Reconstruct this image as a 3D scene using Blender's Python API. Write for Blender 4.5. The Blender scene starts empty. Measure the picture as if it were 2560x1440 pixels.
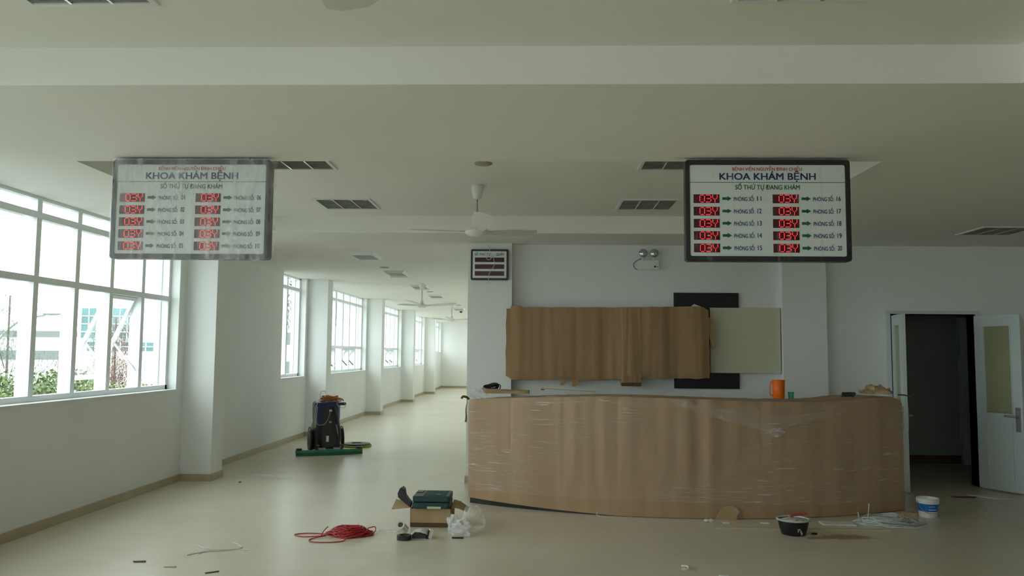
import bpy, bmesh, math, random
from mathutils import Vector, Matrix, Euler, noise
random.seed(7)
C = bpy.context.scene.collection
SC = bpy.context.scene
PI = math.pi

# ------------------------------------------------------------------ camera
cam_d = bpy.data.cameras.new('camera'); cam = bpy.data.objects.new('camera', cam_d); C.objects.link(cam)
cam_d.sensor_width = 36.0; cam_d.lens = 2050.0/2560.0*36.0; cam_d.clip_end = 500; cam_d.clip_start = 0.05
_yaw, _pit, _rol = math.radians(-1.7911), math.radians(4.5598), 0.008
_f = Vector((math.sin(_yaw)*math.cos(_pit), math.cos(_yaw)*math.cos(_pit), math.sin(_pit)))
_r0 = Vector((math.cos(_yaw), -math.sin(_yaw), 0)); _u0 = _r0.cross(_f)
_r = _r0*math.cos(_rol)+_u0*math.sin(_rol); _u = _u0*math.cos(_rol)-_r0*math.sin(_rol)
cam.matrix_world = Matrix(((_r.x, _u.x, -_f.x, 0), (_r.y, _u.y, -_f.y, 0), (_r.z, _u.z, -_f.z, 1.58), (0, 0, 0, 1)))
SC.camera = cam
# ------------------------------------------------------------------ sky and exposure
W = bpy.data.worlds.new('overcast_sky'); SC.world = W; W.use_nodes = True
wn = W.node_tree; wn.nodes.clear()
wo = wn.nodes.new('ShaderNodeOutputWorld'); wb = wn.nodes.new('ShaderNodeBackground')
tc = wn.nodes.new('ShaderNodeTexCoord'); sx = wn.nodes.new('ShaderNodeSeparateXYZ'); cr = wn.nodes.new('ShaderNodeValToRGB')
cr.color_ramp.elements[0].position = 0.0; cr.color_ramp.elements[0].color = (0.84, 0.92, 0.95, 1)
cr.color_ramp.elements[1].position = 0.9; cr.color_ramp.elements[1].color = (0.92, 0.99, 1.02, 1)
wn.links.new(tc.outputs['Generated'], sx.inputs[0]); wn.links.new(sx.outputs['Z'], cr.inputs[0])
wn.links.new(cr.outputs[0], wb.inputs['Color']); wb.inputs['Strength'].default_value = 1.0
wn.links.new(wb.outputs[0], wo.inputs[0])
EXPO = 2.45
vs = SC.view_settings; vs.view_transform = 'Standard'; vs.look = 'None'; vs.gamma = 1.0; vs.use_curve_mapping = False; vs.exposure = EXPO
SC.cycles.max_bounces = 14; SC.cycles.diffuse_bounces = 8; SC.cycles.transparent_max_bounces = 24
SC.cycles.sample_clamp_indirect = 6

# ------------------------------------------------------------------ materials
def mat(name, col, rough=0.6, metal=0.0, var=0.0, vscale=3.0, bump=0.0, bscale=30.0, spec=0.5, col2=None, stretch=(1, 1, 1), emit=None, emit_s=0.0):
    m = bpy.data.materials.new(name); m.use_nodes = True; n = m.node_tree.nodes; l = m.node_tree.links
    b = n['Principled BSDF']; b.inputs['Base Color'].default_value = (*col, 1); b.inputs['Roughness'].default_value = rough
    b.inputs['Metallic'].default_value = metal; b.inputs['Specular IOR Level'].default_value = spec
    if var or bump:
        t = n.new('ShaderNodeTexCoord'); mp = n.new('ShaderNodeMapping'); mp.inputs['Scale'].default_value = stretch
        l.new(t.outputs['Object'], mp.inputs[0])
    if var:
        nz = n.new('ShaderNodeTexNoise'); nz.inputs['Scale'].default_value = vscale; nz.inputs['Detail'].default_value = 5
        l.new(mp.outputs[0], nz.inputs['Vector'])
        r = n.new('ShaderNodeValToRGB'); c2 = col2 or tuple(c*(1-var) for c in col)
        r.color_ramp.elements[0].position = 0.35; r.color_ramp.elements[1].position = 0.65
        r.color_ramp.elements[0].color = (*c2, 1); r.color_ramp.elements[1].color = (*col, 1)
        l.new(nz.outputs['Fac'], r.inputs[0]); l.new(r.outputs[0], b.inputs['Base Color'])
    if bump:
        nb = n.new('ShaderNodeTexNoise'); nb.inputs['Scale'].default_value = bscale; nb.inputs['Detail'].default_value = 3
        l.new(mp.outputs[0], nb.inputs['Vector'])
        bp = n.new('ShaderNodeBump'); bp.inputs['Strength'].default_value = bump; bp.inputs['Distance'].default_value = 0.01
        l.new(nb.outputs['Fac'], bp.inputs['Height']); l.new(bp.outputs[0], b.inputs['Normal'])
    if emit:
        b.inputs['Emission Color'].default_value = (*emit, 1); b.inputs['Emission Strength'].default_value = emit_s
    return m

def film_mat(name, base=0.08, streak=0.5, stretch=(3, 3, 60), scale=2.0, tint=(0.9, 0.9, 0.9), lo=0.55, hi=0.75, rough=0.22, bump=0.35, patch=0):
    """clear plastic film: see-through, with creases and their glints put into the opacity"""
    m = bpy.data.materials.new(name); m.use_nodes = True; n = m.node_tree.nodes; l = m.node_tree.links; n.clear()
    o = n.new('ShaderNodeOutputMaterial'); mx = n.new('ShaderNodeMixShader'); tr = n.new('ShaderNodeBsdfTransparent')
    b = n.new('ShaderNodeBsdfPrincipled'); b.inputs['Base Color'].default_value = (*tint, 1); b.inputs['Roughness'].default_value = rough
    t = n.new('ShaderNodeTexCoord'); mp = n.new('ShaderNodeMapping'); mp.inputs['Scale'].default_value = stretch
    nz = n.new('ShaderNodeTexNoise'); nz.inputs['Scale'].default_value = scale; nz.inputs['Detail'].default_value = 6
    nz.inputs['Distortion'].default_value = 0.6
    l.new(t.outputs['Object'], mp.inputs[0]); l.new(mp.outputs[0], nz.inputs['Vector'])
    mr = n.new('ShaderNodeMapRange'); mr.inputs['From Min'].default_value = lo; mr.inputs['From Max'].default_value = hi
    mr.inputs['To Min'].default_value = base; mr.inputs['To Max'].default_value = base+streak
    l.new(nz.outputs['Fac'], mr.inputs['Value']); l.new(mr.outputs[0], mx.inputs[0])
    if patch:
        pn = n.new('ShaderNodeTexNoise'); pn.inputs['Scale'].default_value = patch; pn.inputs['Detail'].default_value = 2; l.new(t.outputs['Object'], pn.inputs['Vector'])
        pr = n.new('ShaderNodeMapRange'); pr.inputs['From Min'].default_value = 0.42; pr.inputs['From Max'].default_value = 0.60; l.new(pn.outputs['Fac'], pr.inputs['Value'])
        mr.inputs['To Min'].default_value = 0; ml = n.new('ShaderNodeMath'); ml.operation = 'MULTIPLY'; l.new(mr.outputs[0], ml.inputs[0]); l.new(pr.outputs[0], ml.inputs[1])
        ad = n.new('ShaderNodeMath'); ad.operation = 'ADD'; ad.inputs[1].default_value = base; l.new(ml.outputs[0], ad.inputs[0]); l.new(ad.outputs[0], mx.inputs[0])
    bp = n.new('ShaderNodeBump'); bp.inputs['Strength'].default_value = bump; bp.inputs['Distance'].default_value = 0.02
    l.new(nz.outputs['Fac'], bp.inputs['Height']); l.new(bp.outputs[0], b.inputs['Normal'])
    l.new(tr.outputs[0], mx.inputs[1]); l.new(b.outputs[0], mx.inputs[2]); l.new(mx.outputs[0], o.inputs[0])
    return m

def glass_mat(name, tint=(0.97, 1, 0.99), gl=0.06):
    m = bpy.data.materials.new(name); m.use_nodes = True; n = m.node_tree.nodes; l = m.node_tree.links; n.clear()
    o = n.new('ShaderNodeOutputMaterial'); mx = n.new('ShaderNodeMixShader'); tr = n.new('ShaderNodeBsdfTransparent'); g = n.new('ShaderNodeBsdfGlossy')
    tr.inputs[0].default_value = (*tint, 1); g.inputs['Roughness'].default_value = 0.02
    lw = n.new('ShaderNodeLayerWeight'); pw = n.new('ShaderNodeMath'); pw.operation = 'POWER'; pw.inputs[1].default_value = 5.0
    l.new(lw.outputs['Facing'], pw.inputs[0]); fr = n.new('ShaderNodeMath'); fr.operation = 'MULTIPLY_ADD'; fr.inputs[1].default_value = 0.6; fr.inputs[2].default_value = 0.03
    l.new(pw.outputs[0], fr.inputs[0])
    l.new(fr.outputs[0], mx.inputs[0]); l.new(tr.outputs[0], mx.inputs[1]); l.new(g.outputs[0], mx.inputs[2]); l.new(mx.outputs[0], o.inputs[0])
    return m

def cardboard_mat(name, c1=(0.255, 0.165, 0.088), c2=(0.37, 0.25, 0.14), stretch=(1, 1, 1), scale=3.0, bump=0.15):
    m = mat(name, c2, 0.85, var=0.3, vscale=scale, col2=c1, stretch=stretch, bump=bump, bscale=25, spec=0.2)
    return m

M = {}
M['wall'] = mat('white_wall_paint', (0.81, 0.82, 0.80), 0.75, var=0.03, vscale=1.2, bump=0.03, bscale=120, spec=0.25)
M['ceil'] = mat('white_ceiling_paint', (0.86, 0.85, 0.80), 0.85, var=0.03, vscale=0.8, spec=0.15)
M['base'] = mat('beige_skirting', (0.47, 0.40, 0.27), 0.4, var=0.12, vscale=5)
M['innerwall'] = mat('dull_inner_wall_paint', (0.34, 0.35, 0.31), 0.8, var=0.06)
M['alu'] = mat('white_aluminium', (0.84, 0.88, 0.89), 0.35, bump=0.02, spec=0.5)
M['white'] = mat('white_plastic', (0.78, 0.79, 0.77), 0.4, var=0.03)
M['fin'] = mat('white_fin_paint', (0.9, 0.9, 0.9), 0.6, var=0.04)
M['glass'] = glass_mat('window_glass')
M['black'] = mat('black_plastic', (0.012, 0.012, 0.014), 0.35, var=0.3, vscale=8)
M['darkgrey'] = mat('dark_grey_plastic', (0.03, 0.035, 0.037), 0.45, var=0.3, vscale=8)
M['grey'] = mat('grey_metal', (0.35, 0.37, 0.37), 0.4, 0.6, var=0.1)
M['steel'] = mat('brushed_steel', (0.45, 0.43, 0.42), 0.35, 0.9, var=0.1)
M['paper'] = mat('white_paper', (0.78, 0.77, 0.74), 0.7, var=0.05)
M['card'] = cardboard_mat('brown_cardboard', (0.39, 0.262, 0.155), (0.455, 0.312, 0.19), stretch=(1.6, 1.6, 0.12), scale=3.2, bump=0.08)
M['card2'] = cardboard_mat('tan_cardboard', (0.40, 0.28, 0.155), (0.50, 0.36, 0.21), scale=4)
M['cardw'] = cardboard_mat('dull_cardboard', (0.33, 0.21, 0.108), (0.40, 0.26, 0.138), stretch=(2.2, 1, 0.15), bump=0.08)
M['carddark'] = mat('dark_wet_cardboard', (0.12, 0.06, 0.03), 0.6, var=0.3, vscale=12)
M['redrope'] = mat('red_cord_plastic', (0.50, 0.035, 0.04), 0.5, var=0.2, vscale=20)
M['cable'] = mat('white_cable_sheath', (0.62, 0.64, 0.62), 0.45, var=0.1, vscale=20)
M['orange'] = mat('orange_plastic', (0.85, 0.16, 0.01), 0.35, var=0.08)
M['orangecable'] = mat('orange_cable', (0.55, 0.17, 0.03), 0.45, var=0.3, vscale=20)
M['navy'] = mat('navy_tank_plastic', (0.012, 0.03, 0.12), 0.35, var=0.2)
M['green'] = mat('green_squeegee_plastic', (0.02, 0.24, 0.13), 0.4, var=0.2, vscale=12)
M['lime'] = mat('yellow_green_pad', (0.30, 0.38, 0.05), 0.9, var=0.2, vscale=30)
M['teal'] = mat('dark_teal_case', (0.006, 0.045, 0.05), 0.4, var=0.2, vscale=8)
M['blue'] = mat('blue_label', (0.01, 0.16, 0.55), 0.4, var=0.1, vscale=20)
M['beige'] = mat('cream_board', (0.63, 0.61, 0.45), 0.6, var=0.03)
M['wood'] = mat('pale_wood', (0.52, 0.45, 0.31), 0.6, var=0.1, vscale=4, stretch=(1, 10, 10))
M['t_red'] = mat('red_lettering', (0.45, 0.03, 0.02), 0.5)
M['t_blue'] = mat('navy_lettering', (0.012, 0.012, 0.12), 0.5)
M['t_green'] = mat('green_lettering', (0.0, 0.12, 0.04), 0.5)
M['t_white'] = mat('white_lettering', (0.8, 0.8, 0.8), 0.5)
M['sign'] = mat('sign_face_white', (0.72, 0.77, 0.74), 0.35, var=0.02)
M['led_bg'] = mat('led_window_dark_red', (0.03, 0.002, 0.004), 0.25, emit=(1, 0.01, 0.02), emit_s=0.002)
M['led'] = mat('lit_red_led', (0.3, 0.01, 0.01), 0.5, emit=(1.0, 0.035, 0.05), emit_s=0.5)
M['filmsign'] = film_mat('wrinkled_clear_film', 0.012, 0.22, (9, 1, 1.2), 2.6, lo=0.60, hi=0.85)
M['filmhazy'] = film_mat('cloudy_clear_film', 0.14, 0.36, (5, 1, 1.2), 2.2, lo=0.42, hi=0.80, bump=0.6)
M['stretch'] = film_mat('stretch_wrap_film', 0.055, 0.8, (1.7, 1.7, 60), 2.2, lo=0.58, hi=0.72, rough=0.15, tint=(0.85, 0.82, 0.8), patch=1.1)  # horizontal streaks paint the glints of the wrinkles into the film's opacity
M['bag'] = film_mat('crumpled_clear_bag', 0.10, 0.34, (5, 5, 5), 2.0, lo=0.45, hi=0.75, rough=0.25, bump=0.4)
M['filmloose'] = film_mat('loose_film_fold', 0.14, 0.25, (8, 8, 8), 2.0, tint=(0.8, 0.78, 0.75))
M['lens'] = mat('lamp_reflector', (0.6, 0.62, 0.6), 0.12, 0.85)
M['frost'] = mat('cream_frosted_glass', (0.36, 0.36, 0.22), 0.3, var=0.04)
M['doorp'] = mat('white_door_paint', (0.62, 0.68, 0.68), 0.4, var=0.03)
M['greencup'] = mat('green_cup_plastic', (0.03, 0.30, 0.17), 0.25)
M['leaf'] = mat('bright_green_leaves', (0.11, 0.16, 0.04), 0.6, var=0.5, vscale=1.6)
M['needle'] = mat('grey_green_needles', (0.13, 0.165, 0.12), 0.7, var=0.35, vscale=0.9)
M['rust'] = mat('brown_dry_foliage', (0.17, 0.115, 0.08), 0.8, var=0.4, vscale=1.2)
M['bark'] = mat('grey_bark', (0.12, 0.10, 0.08), 0.9, var=0.3, vscale=5, bump=0.4)
M['bwhite'] = mat('white_facade', (0.85, 0.85, 0.83), 0.8, var=0.04, vscale=0.2)
M['bgrey'] = mat('grey_facade_band', (0.16, 0.17, 0.17), 0.7, var=0.1, vscale=0.3)
M['bglass'] = mat('teal_curtain_glass', (0.08, 0.20, 0.20), 0.15, var=0.35, vscale=0.4)
M['ground'] = mat('grey_yard', (0.28, 0.29, 0.26), 0.9, var=0.25, vscale=0.15)
M['louvre'] = mat('dull_louvre_metal', (0.33, 0.33, 0.30), 0.5, 0.3, var=0.25, vscale=9)
M['bright'] = mat('bright_reflector', (0.8, 0.8, 0.78), 0.15, 0.7)
M['discm'] = mat('tan_detector_plastic', (0.42, 0.38, 0.27), 0.6)
M['blacktape'] = mat('black_tape', (0.02, 0.014, 0.016), 0.3)
M['maroon'] = mat('maroon_dark_glass', (0.06, 0.002, 0.008), 0.25)
M['redpaint'] = mat('red_paint_smear', (0.5, 0.06, 0.05), 0.5)

def floor_material():
    m = bpy.data.materials.new('beige_vinyl_floor'); m.use_nodes = True; n = m.node_tree.nodes; l = m.node_tree.links
    b = n['Principled BSDF']; t = n.new('ShaderNodeTexCoord')
    nz = n.new('ShaderNodeTexNoise'); nz.inputs['Scale'].default_value = 0.7; nz.inputs['Detail'].default_value = 8; nz.inputs['Roughness'].default_value = 0.65
    l.new(t.outputs['Object'], nz.inputs['Vector'])
    r = n.new('ShaderNodeValToRGB'); r.color_ramp.elements[0].position = 0.3; r.color_ramp.elements[1].position = 0.7
    r.color_ramp.elements[0].color = (0.585, 0.52, 0.405, 1); r.color_ramp.elements[1].color = (0.69, 0.635, 0.515, 1)
    l.new(nz.outputs['Fac'], r.inputs[0])
    # fine dust specks
    n2 = n.new('ShaderNodeTexNoise'); n2.inputs['Scale'].default_value = 26; n2.inputs['Detail'].default_value = 4
    l.new(t.outputs['Object'], n2.inputs['Vector'])
    m2 = n.new('ShaderNodeMapRange'); m2.inputs['From Min'].default_value = 0.66; m2.inputs['From Max'].default_value = 0.74
    m2.inputs['To Max'].default_value = 0.35
    l.new(n2.outputs['Fac'], m2.inputs['Value'])
    mx = n.new('ShaderNodeMixRGB'); mx.inputs[2].default_value = (0.62, 0.60, 0.55, 1)
    l.new(m2.outputs[0], mx.inputs[0]); l.new(r.outputs[0], mx.inputs[1])
    # brown spill beside the paint basin
    sp = n.new('ShaderNodeSeparateXYZ'); l.new(t.outputs['Object'], sp.inputs[0])
    def spot(cx, cy, rx, ry, colr, prev, thr=0.55):
        v = n.new('ShaderNodeVectorMath'); v.operation = 'SUBTRACT'; v.inputs[1].default_value = (cx, cy, 0); l.new(t.outputs['Object'], v.inputs[0])
        v2 = n.new('ShaderNodeVectorMath'); v2.operation = 'MULTIPLY'; v2.inputs[1].default_value = (1/rx, 1/ry, 0); l.new(v.outputs[0], v2.inputs[0])
        ln = n.new('ShaderNodeVectorMath'); ln.operation = 'LENGTH'; l.new(v2.outputs[0], ln.inputs[0])
        nn = n.new('ShaderNodeTexNoise'); nn.inputs['Scale'].default_value = 14; nn.inputs['Detail'].default_value = 4; l.new(t.outputs['Object'], nn.inputs['Vector'])
        ad = n.new('ShaderNodeMath'); ad.operation = 'MULTIPLY_ADD'; l.new(nn.outputs['Fac'], ad.inputs[0]); ad.inputs[1].default_value = 1.6; l.new(ln.outputs['Value'], ad.inputs[2])
        mr = n.new('ShaderNodeMapRange'); mr.inputs['From Min'].default_value = 1.5; mr.inputs['From Max'].default_value = 1.8
        mr.inputs['To Min'].default_value = 0.75; mr.inputs['To Max'].default_value = 0.0; l.new(ad.outputs[0], mr.inputs['Value'])
        q = n.new('ShaderNodeMixRGB'); q.inputs[2].default_value = (*colr, 1); l.new(mr.outputs[0], q.inputs[0]); l.new(prev, q.inputs[1])
        return q.outputs[0]
    o = mx.outputs[0]
    o = spot(2.72, 7.42, 0.24, 0.11, (0.24, 0.14, 0.06), o)
    o = spot(2.46, 7.36, 0.16, 0.07, (0.25, 0.18, 0.10), o)
    o = spot(-0.2, 8.25, 0.45, 0.06, (0.62, 0.64, 0.62), o)
    l.new(o, b.inputs['Base Color'])
    nr = n.new('ShaderNodeTexNoise'); nr.inputs['Scale'].default_value = 2.2; nr.inputs['Detail'].default_value = 6; l.new(t.outputs['Object'], nr.inputs['Vector'])
    mr = n.new('ShaderNodeMapRange'); mr.inputs['To Min'].default_value = 0.285; mr.inputs['To Max'].default_value = 0.30; l.new(nr.outputs['Fac'], mr.inputs['Value'])
    l.new(mr.outputs[0], b.inputs['Roughness'])
    mp = n.new('ShaderNodeMapping'); mp.inputs['Scale'].default_value = (1.2, 5, 1); l.new(t.outputs['Object'], mp.inputs[0])
    nb = n.new('ShaderNodeTexNoise'); nb.inputs['Scale'].default_value = 3.0; nb.inputs['Detail'].default_value = 2; l.new(mp.outputs[0], nb.inputs['Vector'])
    bp = n.new('ShaderNodeBump'); bp.inputs['Strength'].default_value = 0.12; bp.inputs['Distance'].default_value = 0.02
    l.new(nb.outputs['Fac'], bp.inputs['Height']); l.new(bp.outputs[0], b.inputs['Normal'])
    b.inputs['Specular IOR Level'].default_value = 0.55
    return m
M['floor'] = floor_material()

def splatter_mat(name, base, spl, scale=9, thr=0.62, rough=0.35):
    m = bpy.data.materials.new(name); m.use_nodes = True; n = m.node_tree.nodes; l = m.node_tree.links
    b = n['Principled BSDF']; b.inputs['Roughness'].default_value = rough
    t = n.new('ShaderNodeTexCoord'); mp = n.new('ShaderNodeMapping'); mp.inputs['Scale'].default_value = (1, 1, 0.45); l.new(t.outputs['Object'], mp.inputs[0])
    nz = n.new('ShaderNodeTexNoise'); nz.inputs['Scale'].default_value = scale; nz.inputs['Detail'].default_value = 3; l.new(mp.outputs[0], nz.inputs['Vector'])
    r = n.new('ShaderNodeValToRGB'); r.color_ramp.interpolation = 'CONSTANT'; r.color_ramp.elements[0].color = (*base, 1)
    r.color_ramp.elements[1].position = thr; r.color_ramp.elements[1].color = (*spl, 1)
    l.new(nz.outputs['Fac'], r.inputs[0]); l.new(r.outputs[0], b.inputs['Base Color'])
    return m
M['basin'] = splatter_mat('black_basin_with_paint', (0.008, 0.008, 0.012), (0.6, 0.6, 0.6), 26, 0.66)
M['paintmix'] = splatter_mat('white_and_pink_paint', (0.62, 0.64, 0.64), (0.5, 0.16, 0.13), 22, 0.56)

# ------------------------------------------------------------------ mesh helpers
class MB:
    def __init__(s): s.v = []; s.f = []; s.smooth = False
    def add(s, vs, fs):
        o = len(s.v); s.v += [Vector(p) for p in vs]; s.f += [tuple(i+o for i in f) for f in fs]; return s
    def box(s, x0, x1, y0, y1, z0, z1):
        return s.add([(x0, y0, z0), (x1, y0, z0), (x1, y1, z0), (x0, y1, z0), (x0, y0, z1), (x1, y0, z1), (x1, y1, z1), (x0, y1, z1)],
                     [(0, 3, 2, 1), (4, 5, 6, 7), (0, 1, 5, 4), (1, 2, 6, 5), (2, 3, 7, 6), (3, 0, 4, 7)])
    def obox(s, c, sx, sy, sz, rot=(0, 0, 0)):
        m = Euler(rot).to_matrix(); c = Vector(c); a = []
        for z in (-1, 1):
            for x, y in ((-1, -1), (1, -1), (1, 1), (-1, 1)): a.append(c+m@Vector((x*sx/2, y*sy/2, z*sz/2)))
        return s.add(a, [(0, 3, 2, 1), (4, 5, 6, 7), (0, 1, 5, 4), (1, 2, 6, 5), (2, 3, 7, 6), (3, 0, 4, 7)])
    def prism(s, poly, y0, y1):          # polygon in x,z; extruded along y
        n = len(poly); a = [(x, y0, z) for x, z in poly]+[(x, y1, z) for x, z in poly]
        return s.add(a, [tuple(range(n)), tuple(range(2*n-1, n-1, -1))]+[(i, i+n, (i+1) % n+n, (i+1) % n) for i in range(n)])
    def prismz(s, poly, z0, z1):         # polygon in x,y
        n = len(poly); a = [(x, y, z0) for x, y in poly]+[(x, y, z1) for x, y in poly]
        return s.add(a, [tuple(range(n-1, -1, -1)), tuple(range(n, 2*n))]+[(i, (i+1) % n, (i+1) % n+n, i+n) for i in range(n)])
    def lathe(s, prof, c=(0, 0, 0), n=28, rot=None, cap=True):
        m = Euler(rot).to_matrix() if rot else Matrix.Identity(3); c = Vector(c); a = []; fs = []
        for r, z in prof:
            for k in range(n):
                t = 2*PI*k/n; a.append(c+m@Vector((r*math.cos(t), r*math.sin(t), z)))
        for i in range(len(prof)-1):
            for k in range(n):
                k2 = (k+1) % n; fs.append((i*n+k, i*n+k2, (i+1)*n+k2, (i+1)*n+k))
        if cap: fs.append(tuple(range(n-1, -1, -1))); fs.append(tuple(range((len(prof)-1)*n, len(prof)*n)))
        s.smooth = True
        return s.add(a, fs)
    def tube(s, pts, r, n=6, closed=False, taper=None):
        pts = [Vector(p) for p in pts]; N = len(pts); a = []; fs = []; prev = None
        for i, p in enumerate(pts):
            if closed: t = pts[(i+1) % N]-pts[i-1]
            else: t = pts[min(i+1, N-1)]-pts[max(i-1, 0)]
            if t.length < 1e-9: t = Vector((0, 0, 1))
            t.normalize()
            up = prev if prev is not None else (Vector((0, 0, 1)) if abs(t.z) < 0.9 else Vector((1, 0, 0)))
            u = (up-t*up.dot(t))
            if u.length < 1e-6: u = t.orthogonal()
            u.normalize(); prev = u; w = t.cross(u)
            rr = r if taper is None else r*(1-taper*i/max(1, N-1))
            for k in range(n):
                q = 2*PI*k/n; a.append(p+u*rr*math.cos(q)+w*rr*math.sin(q))
        for i in range(N if closed else N-1):
            j = (i+1) % N
            for k in range(n):
                k2 = (k+1) % n; fs.append((i*n+k, i*n+k2, j*n+k2, j*n+k))
        if not closed: fs.append(tuple(range(n-1, -1, -1))); fs.append(tuple(range((N-1)*n, N*n)))
        s.smooth = True
        return s.add(a, fs)
    def grid(s, fn, nu, nv, flip=False):
        a = []; fs = []
        for j in range(nv+1):
            for i in range(nu+1): a.append(fn(i/nu, j/nv))
        for j in range(nv):
            for i in range(nu):
                q = (j*(nu+1)+i, j*(nu+1)+i+1, (j+1)*(nu+1)+i+1, (j+1)*(nu+1)+i)
                fs.append(q[::-1] if flip else q)
        return s.add(a, fs)
    def ball(s, c, rx, ry, rz, nu=16, nv=10, amp=0, fr=3, seed=0):
        a = []; fs = []; c = Vector(c)
        for j in range(nv+1):
            th = PI*j/nv
            for i in range(nu):
                ph = 2*PI*i/nu; d = Vector((math.sin(th)*math.cos(ph), math.sin(th)*math.sin(ph), math.cos(th)))
                k = 1+amp*noise.noise(d*fr+Vector((seed*3.1, seed, 0))) if amp else 1
                a.append(c+Vector((d.x*rx*k, d.y*ry*k, d.z*rz*k)))
        for j in range(nv):
            for i in range(nu):
                i2 = (i+1) % nu; fs.append((j*nu+i, (j+1)*nu+i, (j+1)*nu+i2, j*nu+i2))
        s.smooth = True
        return s.add(a, fs)
    def xf(s, m):
        s.v = [m@p for p in s.v]; return s
    def build(s, name, m, parent=None, origin=None, local=False, smooth=None, bevel=0, kind=None, solid=0):
        vs = s.v
        if parent is not None and not local:
            w = wloc(parent); vs = [p-w for p in vs]; org = None
        elif parent is None:
            if origin is None:
                xs = [p.x for p in vs]; ys = [p.y for p in vs]; zs = [p.z for p in vs]
                origin = Vector(((min(xs)+max(xs))/2, (min(ys)+max(ys))/2, min(zs)))
            origin = Vector(origin); vs = [p-origin for p in vs]
        me = bpy.data.meshes.new(name); me.from_pydata([tuple(p) for p in vs], [], s.f); me.update()
        bm = bmesh.new(); bm.from_mesh(me); bmesh.ops.remove_doubles(bm, verts=bm.verts, dist=1e-6)
        bmesh.ops.recalc_face_normals(bm, faces=bm.faces); bm.to_mesh(me); bm.free()
        sm = s.smooth if smooth is None else smooth
        if sm:
            for p in me.polygons: p.use_smooth = True
            try: me.set_sharp_from_angle(angle=math.radians(50))
            except Exception: pass
        me.materials.append(M[m] if isinstance(m, str) else m)
        o = bpy.data.objects.new(name, me); C.objects.link(o)
        if parent is not None: o.parent = parent
        else: o.location = origin
        if bevel:
            b = o.modifiers.new('bevel', 'BEVEL'); b.width = bevel; b.segments = 2; b.limit_method = 'ANGLE'
        if solid:
            b = o.modifiers.new('solid', 'SOLIDIFY'); b.thickness = solid; b.offset = 0
        if kind: o['kind'] = kind
        return o

def wloc(o):
    v = Vector((0, 0, 0))
    while o is not None: v += o.location; o = o.parent
    return v
def tag(o, label, cat, group=None, kind=None):
    o['label'] = label; o['category'] = cat
    if group: o['group'] = group
    if kind: o['kind'] = kind
    return o
def thing(name, label, cat, loc, group=None, rotz=0):
    o = bpy.data.objects.new(name, None); C.objects.link(o); o.location = loc; o.rotation_euler = (0, 0, rotz); o.empty_display_size = 0.1
    return tag(o, label, cat, group)
def structure(o, label=None):
    o['kind'] = 'structure'
    if label: o['label'] = label
    return o
def copy_tree(o, parent=None):
    c = o.copy(); C.objects.link(c)
    if parent is not None: c.parent = parent
    for ch in list(o.children): copy_tree(ch, c)
    return c
def lerp_tab(tab, x):
    if x <= tab[0][0]: return tab[0][1]
    for (a, b), (c, d) in zip(tab, tab[1:]):
        if x <= c: return b+(d-b)*(x-a)/(c-a)
    return tab[-1][1]
def catmull(pts, n=8):
    pts = [Vector(p) for p in pts]; out = []
    for i in range(len(pts)-1):
        p0 = pts[max(i-1, 0)]; p1 = pts[i]; p2 = pts[i+1]; p3 = pts[min(i+2, len(pts)-1)]
        for k in range(n):
            t = k/n
            out.append(0.5*((2*p1)+(p2-p0)*t+(2*p0-5*p1+4*p2-p3)*t*t+(3*p1-p0-3*p2+p3)*t*t*t))
    out.append(pts[-1]); return out
def rrect(x0, x1, z0, z1, r, n=5):
    out = []
    for cx, cz, a in ((x1-r, z1-r, 0), (x0+r, z1-r, 90), (x0+r, z0+r, 180), (x1-r, z0+r, 270)):
        for k in range(n+1):
            t = math.radians(a+90*k/n); out.append((cx+r*math.cos(t), cz+r*math.sin(t)))
    return out

# ------------------------------------------------------------------ text
def text_geo(s, off=0.0):
    cu = bpy.data.curves.new('t', 'FONT'); cu.body = s; cu.size = 1; cu.resolution_u = 4; cu.offset = off
    ob = bpy.data.objects.new('t', cu); C.objects.link(ob)
    dg = bpy.context.evaluated_depsgraph_get(); dg.update()
    me = bpy.data.meshes.new_from_object(ob.evaluated_get(dg))
    vs = [Vector(v.co) for v in me.vertices]; fs = [tuple(p.vertices) for p in me.polygons]
    bpy.data.objects.remove(ob); bpy.data.curves.remove(cu); bpy.data.meshes.remove(me)
    return vs, fs
_hv, _ = text_geo('H', 0.0); CAP = max(v.y for v in _hv)
def text_mb(s, x0, width, zbase, cap, y, off=0.02):
    """flat lettering standing in the x-z plane, facing -y"""
    v0, f0 = text_geo(s, 0.0); vs = []; fs = []
    for i, (dx, dy) in enumerate(((0, 0), (off*1.6, 0), (0, off*0.9), (off*1.6, off*0.9))):
        o = len(vs); vs += [Vector((v.x+dx, v.y+dy, i*0.00003)) for v in v0]; fs += [tuple(q+o for q in f) for f in f0]
    a = min(v.x for v in vs); b = max(v.x for v in vs)
    kx = width/(b-a); kz = cap/CAP; m = MB()
    m.add([(x0+(v.x-a)*kx, y-v.z, zbase+v.y*kz) for v in vs], fs); return m

# ------------------------------------------------------------------ room shell
XW = -4.35; HC = 2.95; HR = 3.15; YB = 10.30
S = lambda o: structure(o)
f = MB().box(-4.60, 13.2, -7.2, 37.3, -0.2, 0.0).build('floor', 'floor', origin=(0, 0, 0)); S(f)
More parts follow.
